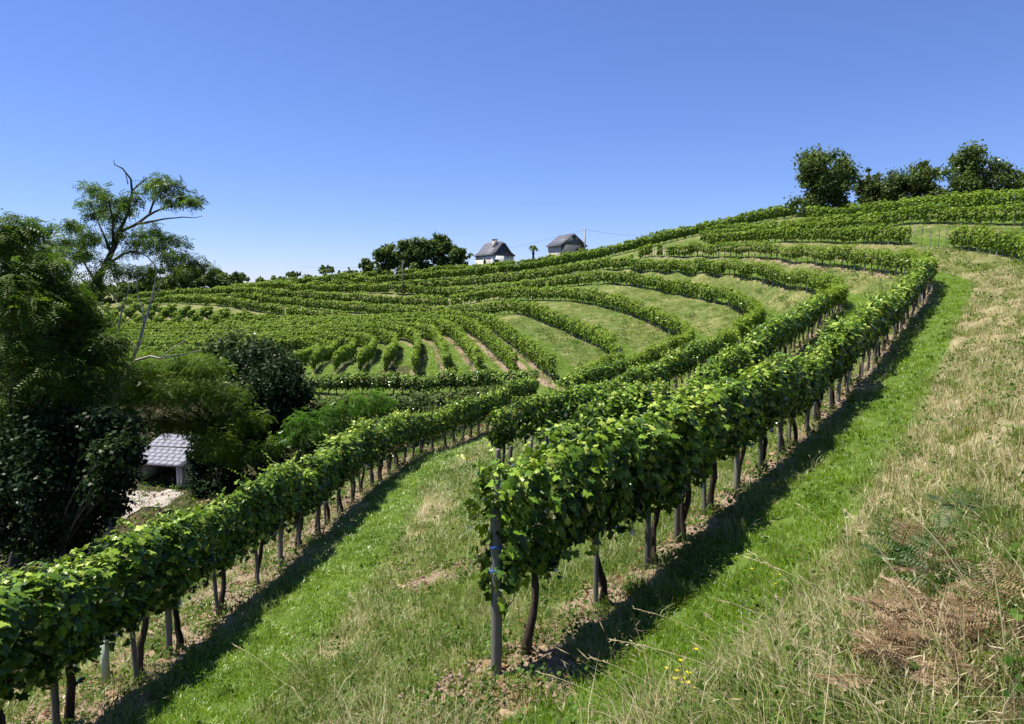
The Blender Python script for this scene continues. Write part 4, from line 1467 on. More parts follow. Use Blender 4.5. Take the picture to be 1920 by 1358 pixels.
# slate courses along the roof
for sgn in (-1, 1):
    for u in np.linspace(0.12, 0.95, 7):
        a, b = ((e, h0), (kx, hk)) if u < .35 else ((kx, hk), (tx, ht))
        v = u / .35 if u < .35 else (u - .35) / .65
        x_, z_ = a[0] + (b[0] - a[0]) * v, a[1] + (b[1] - a[1]) * v
        box_part('slate_course', roof, 'slate_sunlit', (min(sgn * (x_ - .05), sgn * (x_ + .05)), yf + .02, ez + z_ + .07), (max(sgn * (x_ - .05), sgn * (x_ + .05)), yb - .02, ez + z_ + .115))
quad_part('gable', house, 'slate', [(-g2, -.02, ez), (g2, -.02, ez), (kx, -.02, ez + hk - .1), (tx, -.02, ez + ht - .1), (-tx, -.02, ez + ht - .1), (-kx, -.02, ez + hk - .1)], [(0, 1, 2, 5), (5, 2, 3, 4)], .1)
quad_part('gable', house, 'slate', [(-g2, Ld, ez), (g2, Ld, ez), (kx, Ld, ez + hk - .1), (tx, Ld, ez + ht - .1), (-tx, Ld, ez + ht - .1), (-kx, Ld, ez + hk - .1)], [(0, 5, 2, 1), (5, 4, 3, 2)], .1)
box_part('skirt_board', house, 'slate', (-g2 - .2, -.30, ez - .16), (g2 + .2, -.09, ez + .02))
box_part('skirt_board', house, 'slate', (-g2 - .16, .0, ez - .20), (-g2 - .03, Ld, ez - .10))


def window(parent, c, axis, w_, h_, nrm, shutter=False):
    """opening: axis 'x' lies in the gable plane, 'y' in the side wall; nrm = outward offset"""
    def bx(name, par, mat, u0, u1, z0, z1, d0, d1):
        if axis == 'x':
            return box_part(name, par, mat, (c[0] + u0, min(nrm + d0, nrm + d1), c[2] + z0), (c[0] + u1, max(nrm + d0, nrm + d1), c[2] + z1))
        return box_part(name, par, mat, (min(nrm - d0, nrm - d1), c[1] + u0, c[2] + z0), (max(nrm - d0, nrm - d1), c[1] + u1, c[2] + z1))
    sg = -1
    f = bx('window', parent, 'dark_glass', -w_ / 2, w_ / 2, 0, h_, 0.0, sg * .03)
    bx('frame', f, 'timber', -w_ / 2 - .07, -w_ / 2, -.07, h_ + .07, 0.0, sg * .06)
    bx('frame', f, 'timber', w_ / 2, w_ / 2 + .07, -.07, h_ + .07, 0.0, sg * .06)
    bx('sill', f, 'stone', -w_ / 2 - .12, w_ / 2 + .12, -.15, -.07, 0.0, sg * .12)
    return f


window(house, (.75, 0, ez + .55), 'x', .42, .55, -.075)
window(house, (-1.7, 0, ez - 1.75), 'x', 1.0, .8, -.003)
mbx = box_part('window', house, 'dark_glass', (-g2 - .04, 2.1, ez - 1.75), (-g2 - .003, 2.7, ez - .65))
box_part('frame', mbx, 'stone', (-g2 - .07, 1.95, ez - 1.85), (-g2 - .003, 2.1, ez - .55))
box_part('frame', mbx, 'stone', (-g2 - .07, 2.7, ez - 1.85), (-g2 - .003, 2.85, ez - .55))
ch = box_part('chimney', roof, 'stone', (-1.25, 1.3, ez + 1.2), (-.45, 2.1, ez + 3.35))
box_part('chimney_cap', roof, 'slate', (-1.33, 1.22, ez + 3.352), (-.37, 2.18, ez + 3.47))

# barn
Yb2 = 150
PH2 = R(32)
apex = P(1076, 439, Yb2)
Gw, Ld = 6.4, 5.2
g2 = Gw / 2
bz_ = h1(apex[0], Yb2) - .3
ez = apex[2] - 2.35 - bz_
barn = empty('barn', (apex[0], Yb2, bz_), PH2)
tag(barn, 'grey stone barn with plain slate gable roof right of the palm', 'barn')
box_part('wall', barn, 'slate', (-g2, 0, 0), (g2, .35, ez))['label'] = 'dark grey gable wall in shade'  # shade on this end of the barn is painted in with dark slate
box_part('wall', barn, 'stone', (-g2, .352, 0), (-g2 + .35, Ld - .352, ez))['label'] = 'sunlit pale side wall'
box_part('wall', barn, 'plaster', (g2 - .35, .352, 0), (g2, Ld - .352, ez))
box_part('wall', barn, 'plaster', (-g2, Ld - .35, 0), (g2, Ld, ez))
quad_part('gable', barn, 'slate', [(-g2, .17, ez), (g2, .17, ez), (0, .17, ez + 2.15)], [(0, 1, 2)], .3)
quad_part('gable', barn, 'slate', [(-g2, Ld - .17, ez), (g2, Ld - .17, ez), (0, Ld - .17, ez + 2.15)], [(0, 2, 1)], .3)
V_ = [(-g2 - .45, -.25, ez - .25), (0, -.25, ez + 2.35), (g2 + .45, -.25, ez - .25), (-g2 - .45, Ld + .25, ez - .25), (0, Ld + .25, ez + 2.35), (g2 + .45, Ld + .25, ez - .25)]
rf = quad_part('roof', barn, 'slate_sunlit', V_, [(0, 1, 4, 3), (2, 5, 4, 1)], .16)
for u in np.linspace(.12, .9, 6):
    for sgn in (-1, 1):
        x_, z_ = (g2 + .45) * (1 - u), ez - .25 + 2.6 * u
        box_part('slate_course', rf, 'slate_sunlit', (sgn * x_ - .06, -.22, z_ + .09), (sgn * x_ + .06, Ld + .22, z_ + .13))
window(barn, (1.2, 0, ez - 1.6), 'x', .8, .9, -.003)

# palm between the two houses
px_, py_, pz_ = P(1000, 462, 142)
gz = h1(px_, py_)
palm = empty('palm_tree', (px_, py_, gz))
tag(palm, 'small palm tree with thick trunk between cottage and barn', 'palm')
mb = MB()
zt = pz_ - gz
zs = np.linspace(-.3, zt, 12)
mb.tube(np.stack([0 * zs, 0 * zs, zs], 1), .24 + .05 * np.sin(np.arange(12) * 2.5), 8, True, .4, .25)
obj('trunk', mb.mesh('trunk', M['bark'], True), palm)
random.seed(3)
for i in range(16):
    a = i * 2.4
    up = random.uniform(.1, 1.1)
    mb = MB()
    L = random.uniform(.9, 1.25)
    us = np.linspace(0, 1, 6)
    ctr = np.stack([math.cos(a) * L * us, math.sin(a) * L * us, zt + up * L * us - 1.2 * L * us ** 2], 1)
    side = np.array([-math.sin(a), math.cos(a), 0])
    wv = np.interp(us, [0, .3, .8, 1], [.04, .26, .2, .02])[:, None]
    v = np.vstack([ctr - side * wv - [0, 0, .06], ctr, ctr + side * wv - [0, 0, .06]])
    fq = [(j, j + 1, j + 7, j + 6) for j in range(5)] + [(6 + j, 7 + j, 13 + j, 12 + j) for j in range(5)]
    mb.add(v, fq, None, random.uniform(.2, .7))
    obj('frond', mb.mesh('frond', M['broad']), palm)


# poles and lines
def pole(name, label, px, py_top, Y, rad, mat, arm=True):
    t3 = P(px, py_top, Y)
    gz = h1(t3[0], Y)
    root = empty(name, (t3[0], Y, gz))
    tag(root, label, 'pole')
    mb = MB()
    H = t3[2] - gz
    mb.tube([(0, 0, -.5), (0, 0, H * .5), (0, 0, H)], [rad * 1.2, rad, rad * .85], 8, True)
    obj('shaft', mb.mesh('shaft', M[mat]), root)
    if arm:
        for dz in (.25, .6):
            mb = MB()
            mb.tube([(-.02, -rad * .9, H - dz), (-.02, -rad * .9 - .16, H - dz)], .035, 6, True)
            mb.tube([(-.02, -rad * .9 - .16, H - dz - .02), (-.02, -rad * .9 - .16, H - dz + .12)], .05, 6, True)
            obj('insulator', mb.mesh('insulator', M['white_wall']), root)
    return np.array((t3[0], Y, t3[2]))


pt = pole('utility_pole', 'pale concrete power pole beside the right end of the barn', 1097, 428, 151, .19, 'pole')
pole('wood_pole', 'short dark wooden pole in the vines before the grove', 755, 488, 129, .13, 'wood_pole', False)


def cable(name, label, a, b, sag, rad=.022):
    u = np.linspace(0, 1, 28)[:, None]
    q_ = (1 - u) * np.array(a) + u * np.array(b)
    q_[:, 2] -= sag * 4 * (u * (1 - u))[:, 0]
    mb = MB()
    mb.tube(q_, rad, 5, False)
    tag(obj(name, mb.mesh(name, M['cable'])), label, 'cable')


cable('power_cable', 'thin power line running left from the pole over both houses', pt - [0, .2, .3], P(560, 500, 200), 3.0)
cable('power_cable', 'thin power line running right from the pole behind the hill', pt - [0, .2, .3], P(1330, 438, 175), 1.2)

# ------------------------------------------------------------------ stone shelter in the gully
Ys = 48
sc_ = P(337, 915, Ys)                                # near right corner of the opening, at the ground
PS = R(-24)
ang = R(20)
gz = h1(sc_[0] - 1.2, Ys + 1) 
zb = sc_[2]
sh = empty('stone_shelter', (sc_[0], Ys, zb), R(-14))
tag(sh, 'small open stone shelter with slate roof among the gully trees', 'shelter')
W_, D_, H_ = 3.3, 2.8, 1.75
box_part('wall', sh, 'brick_wall', (-W_, D_ - .25, -.6), (.2, D_, H_ + .5))['label'] = 'brown back wall inside the shelter'
box_part('wall', sh, 'stone', (.22, .002, -.6), (.5, D_ - .252, H_ + .1))
box_part('wall', sh, 'stone', (-W_ - .3, .002, -.6), (-W_ - .002, D_, H_ + .1))
box_part('pillar', sh, 'stone', (-.05, -.22, -.6), (.2, 0, H_ - .02))
box_part('pillar', sh, 'stone', (.26, -.25, -.6), (.48, -.003, H_ - .02))
box_part('pillar', sh, 'stone', (-W_ - .3, -.22, -.6), (-W_ + .05, 0, H_ - .02))
box_part('beam', sh, 'timber', (-W_ - .35, -.24, H_), (.55, -.04, H_ + .16))
rise = 1.35
V_ = [(-W_ - .6, -.55, H_ - .02), (.8, -.55, H_ - .02), (.8, D_ + .2, H_ + rise), (-W_ - .6, D_ + .2, H_ + rise), (-W_ - .6, D_ + 2.6, H_ - .05), (.8, D_ + 2.6, H_ - .05)]
rf = quad_part('roof', sh, 'slate_pale', V_, [(0, 1, 2, 3), (3, 2, 5, 4)], .1)
for i in range(9):
    u = (i + .5) / 9
    for j in range(8):
        off = .24 if i % 2 else 0
        x0 = -W_ - .58 + j * .545 + off * .5
        y0 = -.55 + u * (D_ + .75) - .17
        z0 = H_ - .02 + u * (rise + .02) + .055
        s_ = rise / (D_ + .75)
        v = [(x0, y0, z0 - .17 * s_ + .012), (x0 + .54, y0, z0 - .17 * s_ + .012), (x0 + .54, y0 + .40, z0 + .23 * s_ + .004), (x0, y0 + .40, z0 + .23 * s_ + .004)]
        if x0 + .54 > .8:
            continue
        quad_part('slate_tile', rf, 'slate_pale', v, [(0, 1, 2, 3)], .02)
box_part('corner_block', sh, 'stone', (-.5, -1.25, -.6), (.55, -.40, .05))
kb = empty('stone_kerb', (sc_[0], Ys, zb), R(-14))
tag(kb, 'low pale stone kerb before the shelter opening', 'kerb')
for i in range(5):
    box_part('stone', kb, 'stone', (-3.3 + i * .55, -.95 + .03 * (i % 2), -.6), (-2.77 + i * .55, -.62, -.02 - .02 * (i % 3)))
# pale gravel yard in front
vs, fs = [], []
nx, ny = 14, 12
for i in range(nx):
    for j in range(ny):
        x = sc_[0] - 6.0 + i * 0.55 + rng.normal(0, .06)
        y = Ys - 6.2 + j * .5 + rng.normal(0, .06)
        vs.append((x, y, h1(x, y) + (.06 if 0 < i < nx - 1 and 0 < j < ny - 1 else -.05)))
for i in range(nx - 1):
    for j in range(ny - 1):
        if (i in (0, nx - 2) and j in (0, ny - 2)) or (i > 9 and j < 4):
            continue
        a = i * ny + j
        fs.append((a, a + ny, a + ny + 1, a + 1))
yard = obj('yard', mesh_np('yard', vs, np.array(fs), M['gravel'], tint=rng.random(len(vs)), smooth=True))
tag(yard, kind='structure')

# ------------------------------------------------------------------ posts, ties and twine at the near ends
def end_post(x, y, h, rad, label, lean=(0, 0)):
    po = obj('end_post', post_mesh('end_post', int(abs(x * 100) + y * 37), h, rad, 'post', 12))
    po.location = (x, y, h1(x, y))
    po.rotation_euler = (lean[0], lean[1], 1.1)
    tag(po, label, 'post')
    return po


def tie(po, z, rad, label):
    mb = MB()
    th = np.linspace(0, 2 * math.pi * 2, 40)
    c = Vector(po.location)
    mb.tube(np.stack([np.cos(th) * rad, np.sin(th) * rad, z + .012 * th / 6.28 + .005 * np.sin(th * 3)], 1), .004, 5, False)
    mb.tube([(rad, 0, z), (rad + .03, .02, z - .05), (rad + .02, .03, z - .12)], .003, 5, False)
    o = obj('twine_tie', mb.mesh('twine_tie', M['twine']), None, po.location)
    tag(o, label, 'twine')


ep = P(930, 1268, 6.0)
po = end_post(ep[0], ep[1], 1.56, .052, 'tall weathered end post at the near end of the front right row', (R(.5), R(1.5)))
tie(po, 1.0, .056, 'blue twine tied low round the near end post')
tie(po, 1.22, .055, 'blue twine tied higher up round the near end post')
qB = LINES['B']
tB, nB = normals2(qB)
tops = []
for i, (s, lab) in enumerate([(0.0, 'bare end post with blue twine at the near end of the second terrace row'), (0.28, 'thinner post right behind the bare end post of the second row'), (1.0, 'second bare post carrying blue twine in the second terrace row'), (1.95, 'third bare post carrying blue twine beside the first leaves of the second row')]):
    j = int(s / .25)
    x, y = qB[j, 0], qB[j, 1]
    pb = end_post(x, y, 1.74, .05 if i == 0 else .038, lab, (R(random.uniform(-2, 2)), R(random.uniform(-2, 3))))
    tops.append((x, y, pb.location.z))
for n, dz, lab in ((0, 1.42, 'upper blue twine strung between the bare posts of the second row'), (1, 1.12, 'lower blue twine strung between the bare posts of the second row')):
    mb = MB()
    for a, b in ((tops[0], tops[2]), (tops[2], tops[3]), (tops[3], (tops[3][0] + 1.2, tops[3][1] + 1.7, tops[3][2] + .05))):
        u = np.linspace(0, 1, 10)[:, None]
        q_ = (1 - u) * np.array(a) + u * np.array(b)
        q_[:, 2] += dz - .05 * 4 * (u * (1 - u))[:, 0]
        mb.tube(q_, .010, 5, False)
    tag(obj('blue_twine', mb.mesh('blue_twine', M['twine'])), lab, 'twine')
for k, zs in (('A', (.85, 1.35)), ('L', (.85, 1.35)), ('B', (.8, 1.6))):
    for zi_, z0 in enumerate(zs):
        q_ = LINES[k][:170:6].copy()
        q_[:, 2] = hgrid(q_[:, 0], q_[:, 1]) + z0
        mb = MB()
        mb.tube(q_, .0035, 4, False)
        tag(obj('trellis_wire', mb.mesh('trellis_wire', M['wire'])), '%s trellis wire strung along the %s' % (('lower', 'upper')[zi_], ROW_TEXT[k][0]), 'wire')
# pale grow tube on a young plant in the lower left row
gt = P(213, 1262, 8.35)
mb = MB()
mb.tube([(0, 0, -.05), (0, 0, .3), (.01, 0, .62)], .05, 10, False)
o = obj('grow_tube', mb.mesh('grow_tube', M['tube_green']))
o.location = (gt[0] - .1, gt[1], h1(gt[0] - .1, gt[1]))
md = o.modifiers.new('thickness', 'SOLIDIFY')
md.thickness = .004
tag(o, 'pale green plastic grow tube among the trunks of the lower left row', 'grow tube')

# ------------------------------------------------------------------ ground cover: tufts strewn over the ground
def blades(mb, n, rad, h0, h1_, w0, w1, lean, r_, tint=(.2, .8), head=0.0, bend=1.0):
    for _ in range(n):
        a, d = r_.random() * 6.283, rad * math.sqrt(r_.random())
        bx, by = math.cos(a) * d, math.sin(a) * d
        h = r_.uniform(h0, h1_)
        w_ = r_.uniform(w0, w1)
        la = a + r_.normal(0, .9)
        ln = abs(r_.normal(0, lean)) * h + .12 * h
        dx, dy = math.cos(la), math.sin(la)
        sx, sy = -dy * w_ / 2, dx * w_ / 2
        m = np.array([bx + dx * ln * .35, by + dy * ln * .35, h * .6])
        tp = np.array([bx + dx * ln, by + dy * ln, h * (1 - .25 * bend * min(1, ln / h))])
        v = [(bx - sx, by - sy, -.02), (bx + sx, by + sy, -.02), (m[0] + sx * .8, m[1] + sy * .8, m[2]), (m[0] - sx * .8, m[1] - sy * .8, m[2]), tuple(tp)]
        t0 = r_.uniform(*tint)
        mb.add(v, [(0, 1, 2, 3)], [(3, 2, 4)], t0)
        if head and r_.random() < head:
            dv = unit((tp - m)[None])[0]
            L = r_.uniform(.03, .07)
            e_ = tp + dv * L * .9 + np.array([dx, dy, 0]) * L * .35
            c_ = (tp + e_) / 2
            ww = r_.uniform(.002, .0045)
            sd = np.array([-dy, dx, 0]) * ww
            mb.add([tp, c_ + sd, e_, c_ - sd, c_ + np.array([0, 0, ww]), c_ - np.array([0, 0, ww])], [(0, 1, 2, 3)], [(0, 4, 2), (0, 2, 5)], min(1, t0 + .2))


def tuft_objs(kind, n):
    out = []
    for i in range(n):
        r_ = np.random.default_rng(900 + i + sum(map(ord, kind)))
        mb = MB()
        if kind == 'lawn':
            blades(mb, 42, .12, .025, .070, .005, .009, .8, r_, (.15, .85))
            mat = 'lawn'
        elif kind == 'meadow':
            blades(mb, 30, .13, .06, .17, .004, .008, .6, r_, (.1, .9))
            mat = 'meadow'
        elif kind == 'straw':
            blades(mb, 11, .12, .16, .38, .0016, .003, .6, r_, (.2, .95), .5)
            mat = 'straw'
        elif kind == 'short_straw':
            blades(mb, 30, .15, .035, .12, .002, .0045, 1.3, r_, (.05, .8), .03)
            mat = 'straw'
        elif kind == 'weed':
            m_ = 30
            pos = np.stack([r_.normal(0, .07, m_), r_.normal(0, .07, m_), r_.uniform(.01, .13, m_)], 1)
            out_ = np.stack([pos[:, 0] * 8, pos[:, 1] * 8, np.full(m_, .9)], 1)
            U, V, N = frames(out_ + r_.normal(0, .4, (m_, 3)), np.stack([pos[:, 0], pos[:, 1], np.zeros(m_)], 1) * 9 + r_.normal(0, .3, (m_, 3)))
            sz = r_.uniform(.014, .042, m_)
            v, f = place_template(LEAF_MD_V, LEAF_MD_F, pos, U, V, N, sz)
            mb.add(v, None, f, np.repeat(r_.random(m_), 6))
            mat = 'weed'
        elif kind == 'clod':
            for _ in range(9):
                c_ = np.array([r_.normal(0, .09), r_.normal(0, .09), 0])
                rd = r_.uniform(.008, .030) * np.array([1.2, 1, .7])
                v = np.array([(1, 0, 0), (-1, 0, 0), (0, 1, 0), (0, -1, 0), (0, 0, 1), (0, 0, -1)], dtype=float) * (.7 + .6 * r_.random((6, 1)))
                mb.add(c_ + v * rd, None, [(0, 2, 4), (2, 1, 4), (1, 3, 4), (3, 0, 4), (2, 0, 5), (1, 2, 5), (3, 1, 5), (0, 3, 5)], r_.random())
            mat = 'soil'
        elif kind == 'litter':
            m_ = 10
            pos = np.stack([r_.normal(0, .1, m_), r_.normal(0, .1, m_), r_.uniform(.005, .03, m_)], 1)
            U, V, N = frames(np.array([0, 0, 1.]) + r_.normal(0, .45, (m_, 3)), r_.normal(0, 1, (m_, 3)))
            v, f = place_template(LEAF_MD_V, LEAF_MD_F, pos, U, V, N, r_.uniform(.03, .08, m_))
            mb.add(v, None, f, np.repeat(r_.random(m_), 6))
            mat = 'bracken'
        elif kind == 'clover':
            m_ = 6
            for _ in range(m_):
                x, y, h = r_.normal(0, .10), r_.normal(0, .10), r_.uniform(.04, .09)
                v = np.array([(1, 0, 0), (-1, 0, 0), (0, 1, 0), (0, -1, 0), (0, 0, 1), (0, 0, -1)], dtype=float) * r_.uniform(.004, .007)
                mb.add(np.array([x, y, h]) + v, None, [(0, 2, 4), (2, 1, 4), (1, 3, 4), (3, 0, 4), (2, 0, 5), (1, 2, 5), (3, 1, 5), (0, 3, 5)], r_.random())
            mat = 'petal_white'
        out.append(bpy.data.objects.new('tuft_' + kind, mb.mesh('tuft_' + kind, M[mat])))
    return out


def scatter(name, kinds_objs, pts3, idx, rot, scl, label, cat):
    """one object: points that carry a tuft each (geometry nodes)"""
    col = bpy.data.collections.new(name + '_tufts')
    for i, o in enumerate(kinds_objs):
        o.name = '%s_%02d' % (name, i)
        col.objects.link(o)
    me = bpy.data.meshes.new(name)
    me.vertices.add(len(pts3))
    me.vertices.foreach_set('co', np.asarray(pts3, dtype=np.float32).ravel())
    a = me.attributes.new('pick', 'INT', 'POINT')
    a.data.foreach_set('value', np.asarray(idx, dtype=np.int32))
    a = me.attributes.new('turn', 'FLOAT_VECTOR', 'POINT')
    a.data.foreach_set('vector', np.asarray(rot, dtype=np.float32).ravel())
    a = me.attributes.new('size', 'FLOAT_VECTOR', 'POINT')
    a.data.foreach_set('vector', np.asarray(scl, dtype=np.float32).ravel())
    o = obj(name, me)
    tag(o, label, cat, kind='stuff')
    t = bpy.data.node_groups.new(name, 'GeometryNodeTree')
    t.interface.new_socket('Geometry', in_out='INPUT', socket_type='NodeSocketGeometry')
    t.interface.new_socket('Geometry', in_out='OUTPUT', socket_type='NodeSocketGeometry')
    gi, go = t.nodes.new('NodeGroupInput'), t.nodes.new('NodeGroupOutput')
    ip = t.nodes.new('GeometryNodeInstanceOnPoints')
    ci = t.nodes.new('GeometryNodeCollectionInfo')
    ci.inputs['Collection'].default_value = col
    ci.inputs['Separate Children'].default_value = True
    ci.inputs['Reset Children'].default_value = True
    ip.inputs['Pick Instance'].default_value = True

    def na(nm, ty):
        n = t.nodes.new('GeometryNodeInputNamedAttribute')
        n.data_type = ty
        n.inputs['Name'].default_value = nm
        return n.outputs['Attribute']
    t.links.new(gi.outputs[0], ip.inputs['Points'])
    t.links.new(ci.outputs[0], ip.inputs['Instance'])
    t.links.new(na('pick', 'INT'), ip.inputs['Instance Index'])
    t.links.new(na('turn', 'FLOAT_VECTOR'), ip.inputs['Rotation'])
    t.links.new(na('size', 'FLOAT_VECTOR'), ip.inputs['Scale'])
    t.links.new(ip.outputs[0], go.inputs[0])
    md = o.modifiers.new('tufts', 'NODES')
    md.node_group = t
    return o


r_ = np.random.default_rng(42)
NPT = 43000
# areal density falls with distance; tufts grow a little in turn
rmin, rmax = 1.2, 92.0
ex = 0.45
uu = r_.random(NPT)
rad_ = (rmin ** ex + uu * (rmax ** ex - rmin ** ex)) ** (1 / ex)
aa = np.radians(r_.uniform(-42, 42, NPT))
gx, gy = rad_ * np.sin(aa), rad_ * np.cos(aa)
so, la, dr, wo_, dd, ss, nn = zones(gx, gy)
gzv = hgrid(gx, gy)
wob = 0.22 * lump(gx, gy, 1.7, 31) + .18 * lump(gx, gy, 5.5, 32) + r_.normal(0, .10, NPT)
patch = lump(gx, gy, .9, 33) + .7 * lump(gx, gy, 2.6, 34)
rnd = r_.random(NPT)
kind = np.full(NPT, '', dtype='<U12')
in_soil = (so + wob) > .52
in_lane = ((la + wob) > .5) & ~in_soil
in_wood = (wo_ + wob) > .5
bank = ~in_soil & ~in_lane & ~in_wood
kind[in_lane] = np.where(rnd[in_lane] < .93, 'lawn', np.where(rnd[in_lane] < .955, 'weed', np.where(rnd[in_lane] < .99, 'meadow', 'clover')))
kind[in_soil] = np.where(rnd[in_soil] < .14, 'weed', np.where(rnd[in_soil] < .42, 'clod', np.where(rnd[in_soil] < .52, 'litter', np.where(rnd[in_soil] < .66, 'lawn', np.where(rnd[in_soil] < .80, 'meadow', '')))))
ps = np.clip(np.where(gy > 38, .02, .20) + .42 * dr + .45 * patch, .04, .85)
b_ = np.where(rnd < ps * .27, 'straw', np.where(rnd < ps, 'short_straw', np.where(rnd < ps + (1 - ps) * .86, 'meadow', np.where(rnd < ps + (1 - ps) * .993, 'weed', 'clover'))))
kind[bank] = b_[bank]
kind[in_wood & (rad_ < 60)] = np.where(rnd[in_wood & (rad_ < 60)] < .3, 'weed', np.where(rnd[in_wood & (rad_ < 60)] < .5, 'litter', ''))
# the flat fan field and lanes far off stay as mown turf in the ground itself
kind[(rad_ > 75) & np.isin(kind, ['clod', 'litter', 'clover', 'weed'])] = ''
kind[(kind == 'clover') & (rad_ > 16)] = ''
kind[(kind == 'weed') & (rad_ < 2.6)] = 'meadow'
kind[(kind == 'straw') & (rad_ < 2.4)] = 'short_straw'
grow = np.clip((rad_ / 7.0), 1, 12) ** .5
sets = {'mown_grass': (['lawn'], 'short bright green mown grass along the lanes between the rows', 'grass'),
        'meadow_grass': (['meadow'], 'uncut green grass growing on the banks', 'grass'),
        'dry_grass': (['straw', 'short_straw'], 'tall straw coloured dry grass with seed heads on the banks', 'grass'),
        'weeds': (['weed'], 'small broad leaved weeds scattered over banks and lanes', 'weeds'),
        'soil_clods': (['clod'], 'crumbs of reddish soil under the vines', 'soil'),
        'leaf_litter': (['litter'], 'dry brown leaf litter on the bare soil', 'leaf litter'),
        'white_clover': (['clover'], 'small white clover heads dotted through the grass', 'flowers')}
for nm, (ks, lab, cat) in sets.items():
    objs, base_i = [], {}
    for k in ks:
        base_i[k] = len(objs)
        objs += tuft_objs(k, 5)
    sel = np.isin(kind, ks)
    n = int(sel.sum())
    if not n:
        continue
    idx = np.array([base_i[k] for k in kind[sel]]) + r_.integers(0, 5, n)
    g = grow[sel] * r_.uniform(.75, 1.3, n)
    hz = grow[sel] ** .3 * r_.uniform(.75, 1.25, n)
    rot = np.stack([r_.normal(0, .12, n), r_.normal(0, .12, n), r_.random(n) * 6.283], 1)
    p3 = np.stack([gx[sel], gy[sel], gzv[sel]], 1)
    scatter(nm, objs, p3, idx, rot, np.stack([g, g, hz if cat == 'grass' else g], 1), lab, cat)
    print(nm, n)


# ------------------------------------------------------------------ plants one can point at on the near bank
def frond_plant(name, label, cat, x, y, n, L0, L1, mat, seed, up0=.5, up1=1.2, sag=.7, spread=.12, template=FERN, pw=1.0, group=None):
    random.seed(seed)
    r_ = np.random.default_rng(seed)
    z = h1(x, y)
    root = empty(name, (x, y, z))
    tag(root, label, cat, group)
    for i in range(n):
        a = r_.random() * 6.283
        L = r_.uniform(L0, L1)
        el = r_.uniform(up0, up1)
        u = np.linspace(0, 1, 9)
        bx, by = r_.normal(0, spread, 2)
        hor = L * np.sin(u * math.cos(el) * 1.3) 
        ver = L * (u * math.sin(el) - sag * u ** 2 * math.cos(el))
        ctr = np.stack([bx + math.cos(a) * hor, by + math.sin(a) * hor, np.maximum(ver, .01 + .02 * r_.random(9))], 1)
        mb = MB()
        mb.tube(ctr, np.linspace(.004, .0015, 9), 4, False, .3)
        m_ = 15
        for sgn in (-1, 1):
            uu = np.linspace(.16, .98, m_)
            c = np.stack([np.interp(uu, u, ctr[:, k]) for k in range(3)], 1)
            tg = unit(np.stack([np.interp(uu, u, np.gradient(ctr[:, k], u)) for k in range(3)], 1))
            side = unit(np.cross(tg, [0, 0, 1.0])) * sgn
            ln = .34 * L * np.sin(np.clip(uu, 0, 1) * 2.75 + .25) * pw
            V = unit(side + tg * .45 + r_.normal(0, .18, (m_, 3)) + np.array([0, 0, -.25]))
            N = unit(np.cross(V, tg) + r_.normal(0, .2, (m_, 3)))
            U = np.cross(V, N)
            v, f = place_template(template[0], template[1], c, U, V, N, np.maximum(ln, .01))
            mb.add(v, f, None, np.repeat(np.clip(r_.normal(.5, .2, m_), 0, 1), len(template[0])))
        obj('frond', mb.mesh('frond', M[mat]), root)
    return root


for i, (px, py, n, L0, L1, lab) in enumerate([(1800, 1215, 36, .26, .46, 'large heap of dead brown bracken fronds on the right bank'), (1705, 1165, 14, .2, .34, 'small dead bracken clump left of the green fern'),
                                               (1865, 1095, 18, .22, .40, 'dead bracken clump right of the green fern'), (1825, 1310, 24, .22, .42, 'dead bracken heap at the bottom right corner'), (1890, 1230, 14, .22, .42, 'dead bracken clump at the right edge')]):
    x, y = near(px, py)
    frond_plant('dead_bracken', lab, 'bracken', x, y, n, L0, L1, 'bracken', 700 + i, .3, 1.25, .8, .15, group='dead bracken on the bank')
for i, (px, py, n, L0, L1, lab) in enumerate([(1722, 1085, 16, .35, .62, 'bushy green fern above the dead bracken'), (1800, 1130, 8, .25, .45, 'small green fern between the dead bracken clumps'), (1860, 990, 7, .25, .45, 'green fern on the upper right bank')]):
    x, y = near(px, py)
    frond_plant('green_fern', lab, 'fern', x, y, n, L0, L1, 'fern', 720 + i, .6, 1.35, .5, .08, group='green ferns on the bank')
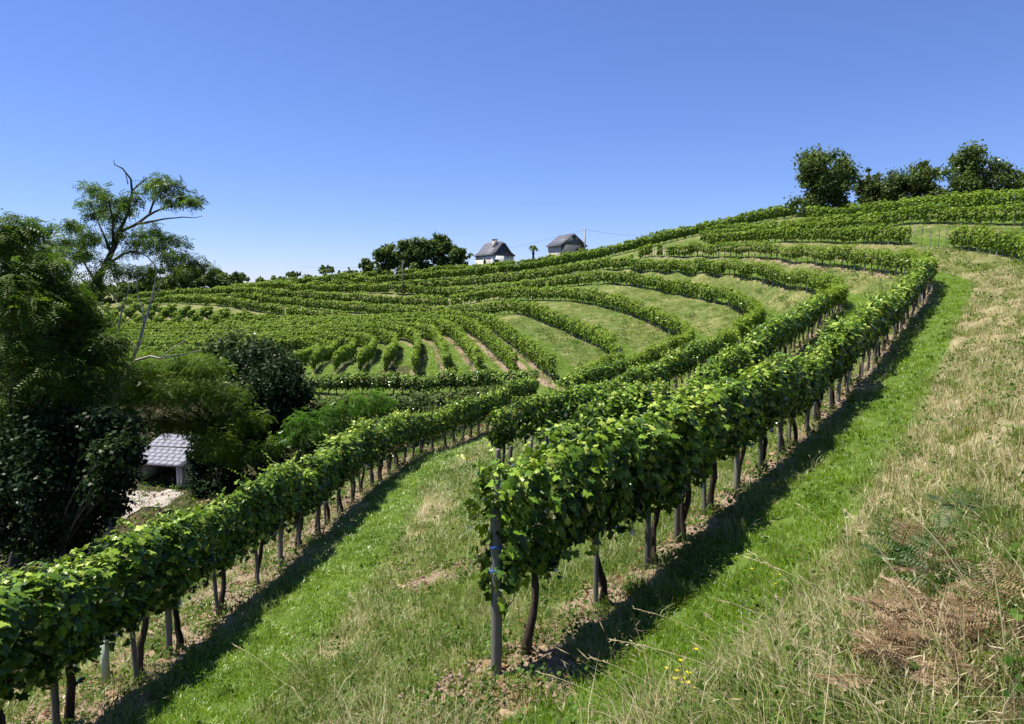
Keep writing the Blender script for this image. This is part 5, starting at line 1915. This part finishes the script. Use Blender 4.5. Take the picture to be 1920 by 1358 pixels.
# single long dry stalks that lean across the bank
GST = 'long dry grass stalks'
STK_AT = ['beside the green lane at the bottom middle', 'over the middle of the right bank', 'left of the large dead bracken heap', 'up across the large dead bracken heap', 'flat along the bottom right of the bank',
          'low near the bottom, right of the yellow flowers', 'over the bank right of the green lane', 'upright in the bank left of the near end post', 'at the bottom left beside the mown lane', 'at the bottom, between lower lane and near post',
          'in the dry tuft above the bare soil slip', 'just left of the yellow flowers', 'just above the yellow flowers', 'high on the right bank by the lane edge', 'right of the green fern', 'upright at the bottom right corner']
for i, (px, py, L, a, el) in enumerate([(1350, 1210, .75, 2.6, .5), (1500, 1120, .7, 2.2, .7), (1660, 1200, .8, 2.4, .6), (1760, 1250, .9, 2.0, .95), (1580, 1290, .9, .1, .12), (1420, 1300, .7, 2.8, .5), (1480, 1190, .6, 2.7, .6), (690, 1190, .7, 2.1, .9), (520, 1270, .7, 2.5, .6), (590, 1300, .6, 2.3, .7), (740, 1130, .6, 1.9, 1.0),
                                        (1150, 1330, .6, 2.6, .5), (1235, 1300, .55, 2.7, .6), (1560, 1000, .6, 2.2, .7), (1840, 1160, .7, 2.0, .9), (1890, 1300, .7, 1.6, 1.2)]):
    x, y = near(px, py)
    z = h1(x, y)
    r_ = np.random.default_rng(800 + i)
    u = np.linspace(0, 1, 10)
    hor, ver = L * u * math.cos(el) * (1 + .3 * u), L * (u * math.sin(el) - .18 * u ** 2)
    ctr = np.stack([math.cos(a) * hor, math.sin(a) * hor * .5, ver + .01], 1)
    root = empty('dry_stalk', (x, y, z))
    tag(root, 'long pale dry grass stalk leaning ' + STK_AT[i], 'grass stalk', GST)
    mb = MB()
    mb.tube(ctr, np.linspace(.0035, .0018, 10), 4, True, .8)
    obj('stem', mb.mesh('stem', M['straw']), root)
    mb = MB()
    for k in range(14):
        v_ = .78 + .22 * k / 13
        c = np.array([np.interp(v_, u, ctr[:, j]) for j in range(3)]) + r_.normal(0, .004, 3)
        d = unit((ctr[-1] - ctr[-2] + r_.normal(0, .03, 3))[None])[0]
        s_ = np.cross(d, [0, 0, 1.]) * .005
        mb.add([c, c + d * .012 + s_, c + d * .028, c + d * .012 - s_], [(0, 1, 2, 3)], None, r_.uniform(.6, 1))
    obj('seed_head', mb.mesh('seed_head', M['straw']), root)
# yellow flowers at the bottom edge and a few beside the lane
for i, (px, py, n, lab) in enumerate([(1272, 1335, 16, 'clump of yellow wild flowers at the bottom edge'), (1440, 1108, 5, 'few small yellow flowers at the edge of the green lane'), (1310, 1330, 9, 'smaller clump of yellow flowers right of the bottom clump')]):
    x, y = near(px, min(py, 1350))
    z = h1(x, y)
    r_ = np.random.default_rng(850 + i)
    root = empty('yellow_flower', (x, y, z))
    tag(root, lab, 'flower')
    for k in range(n):
        bx, by, h = r_.normal(0, .07), r_.normal(0, .07), r_.uniform(.12, .26)
        mb = MB()
        mb.tube([(bx * .6, by * .6, 0), (bx, by, h)], .0022, 4, False, .5)
        st = obj('stem', mb.mesh('stem', M['weed']), root)
        mb = MB()
        for q_ in range(6):
            a = q_ * 1.047
            mb.add([(bx, by, h), (bx + .011 * math.cos(a - .4), by + .011 * math.sin(a - .4), h + .005), (bx + .016 * math.cos(a), by + .016 * math.sin(a), h + .003), (bx + .011 * math.cos(a + .4), by + .011 * math.sin(a + .4), h + .005)], [(0, 1, 2, 3)], None, r_.random())
        obj('blossom', mb.mesh('blossom', M['petal_yellow']), root)
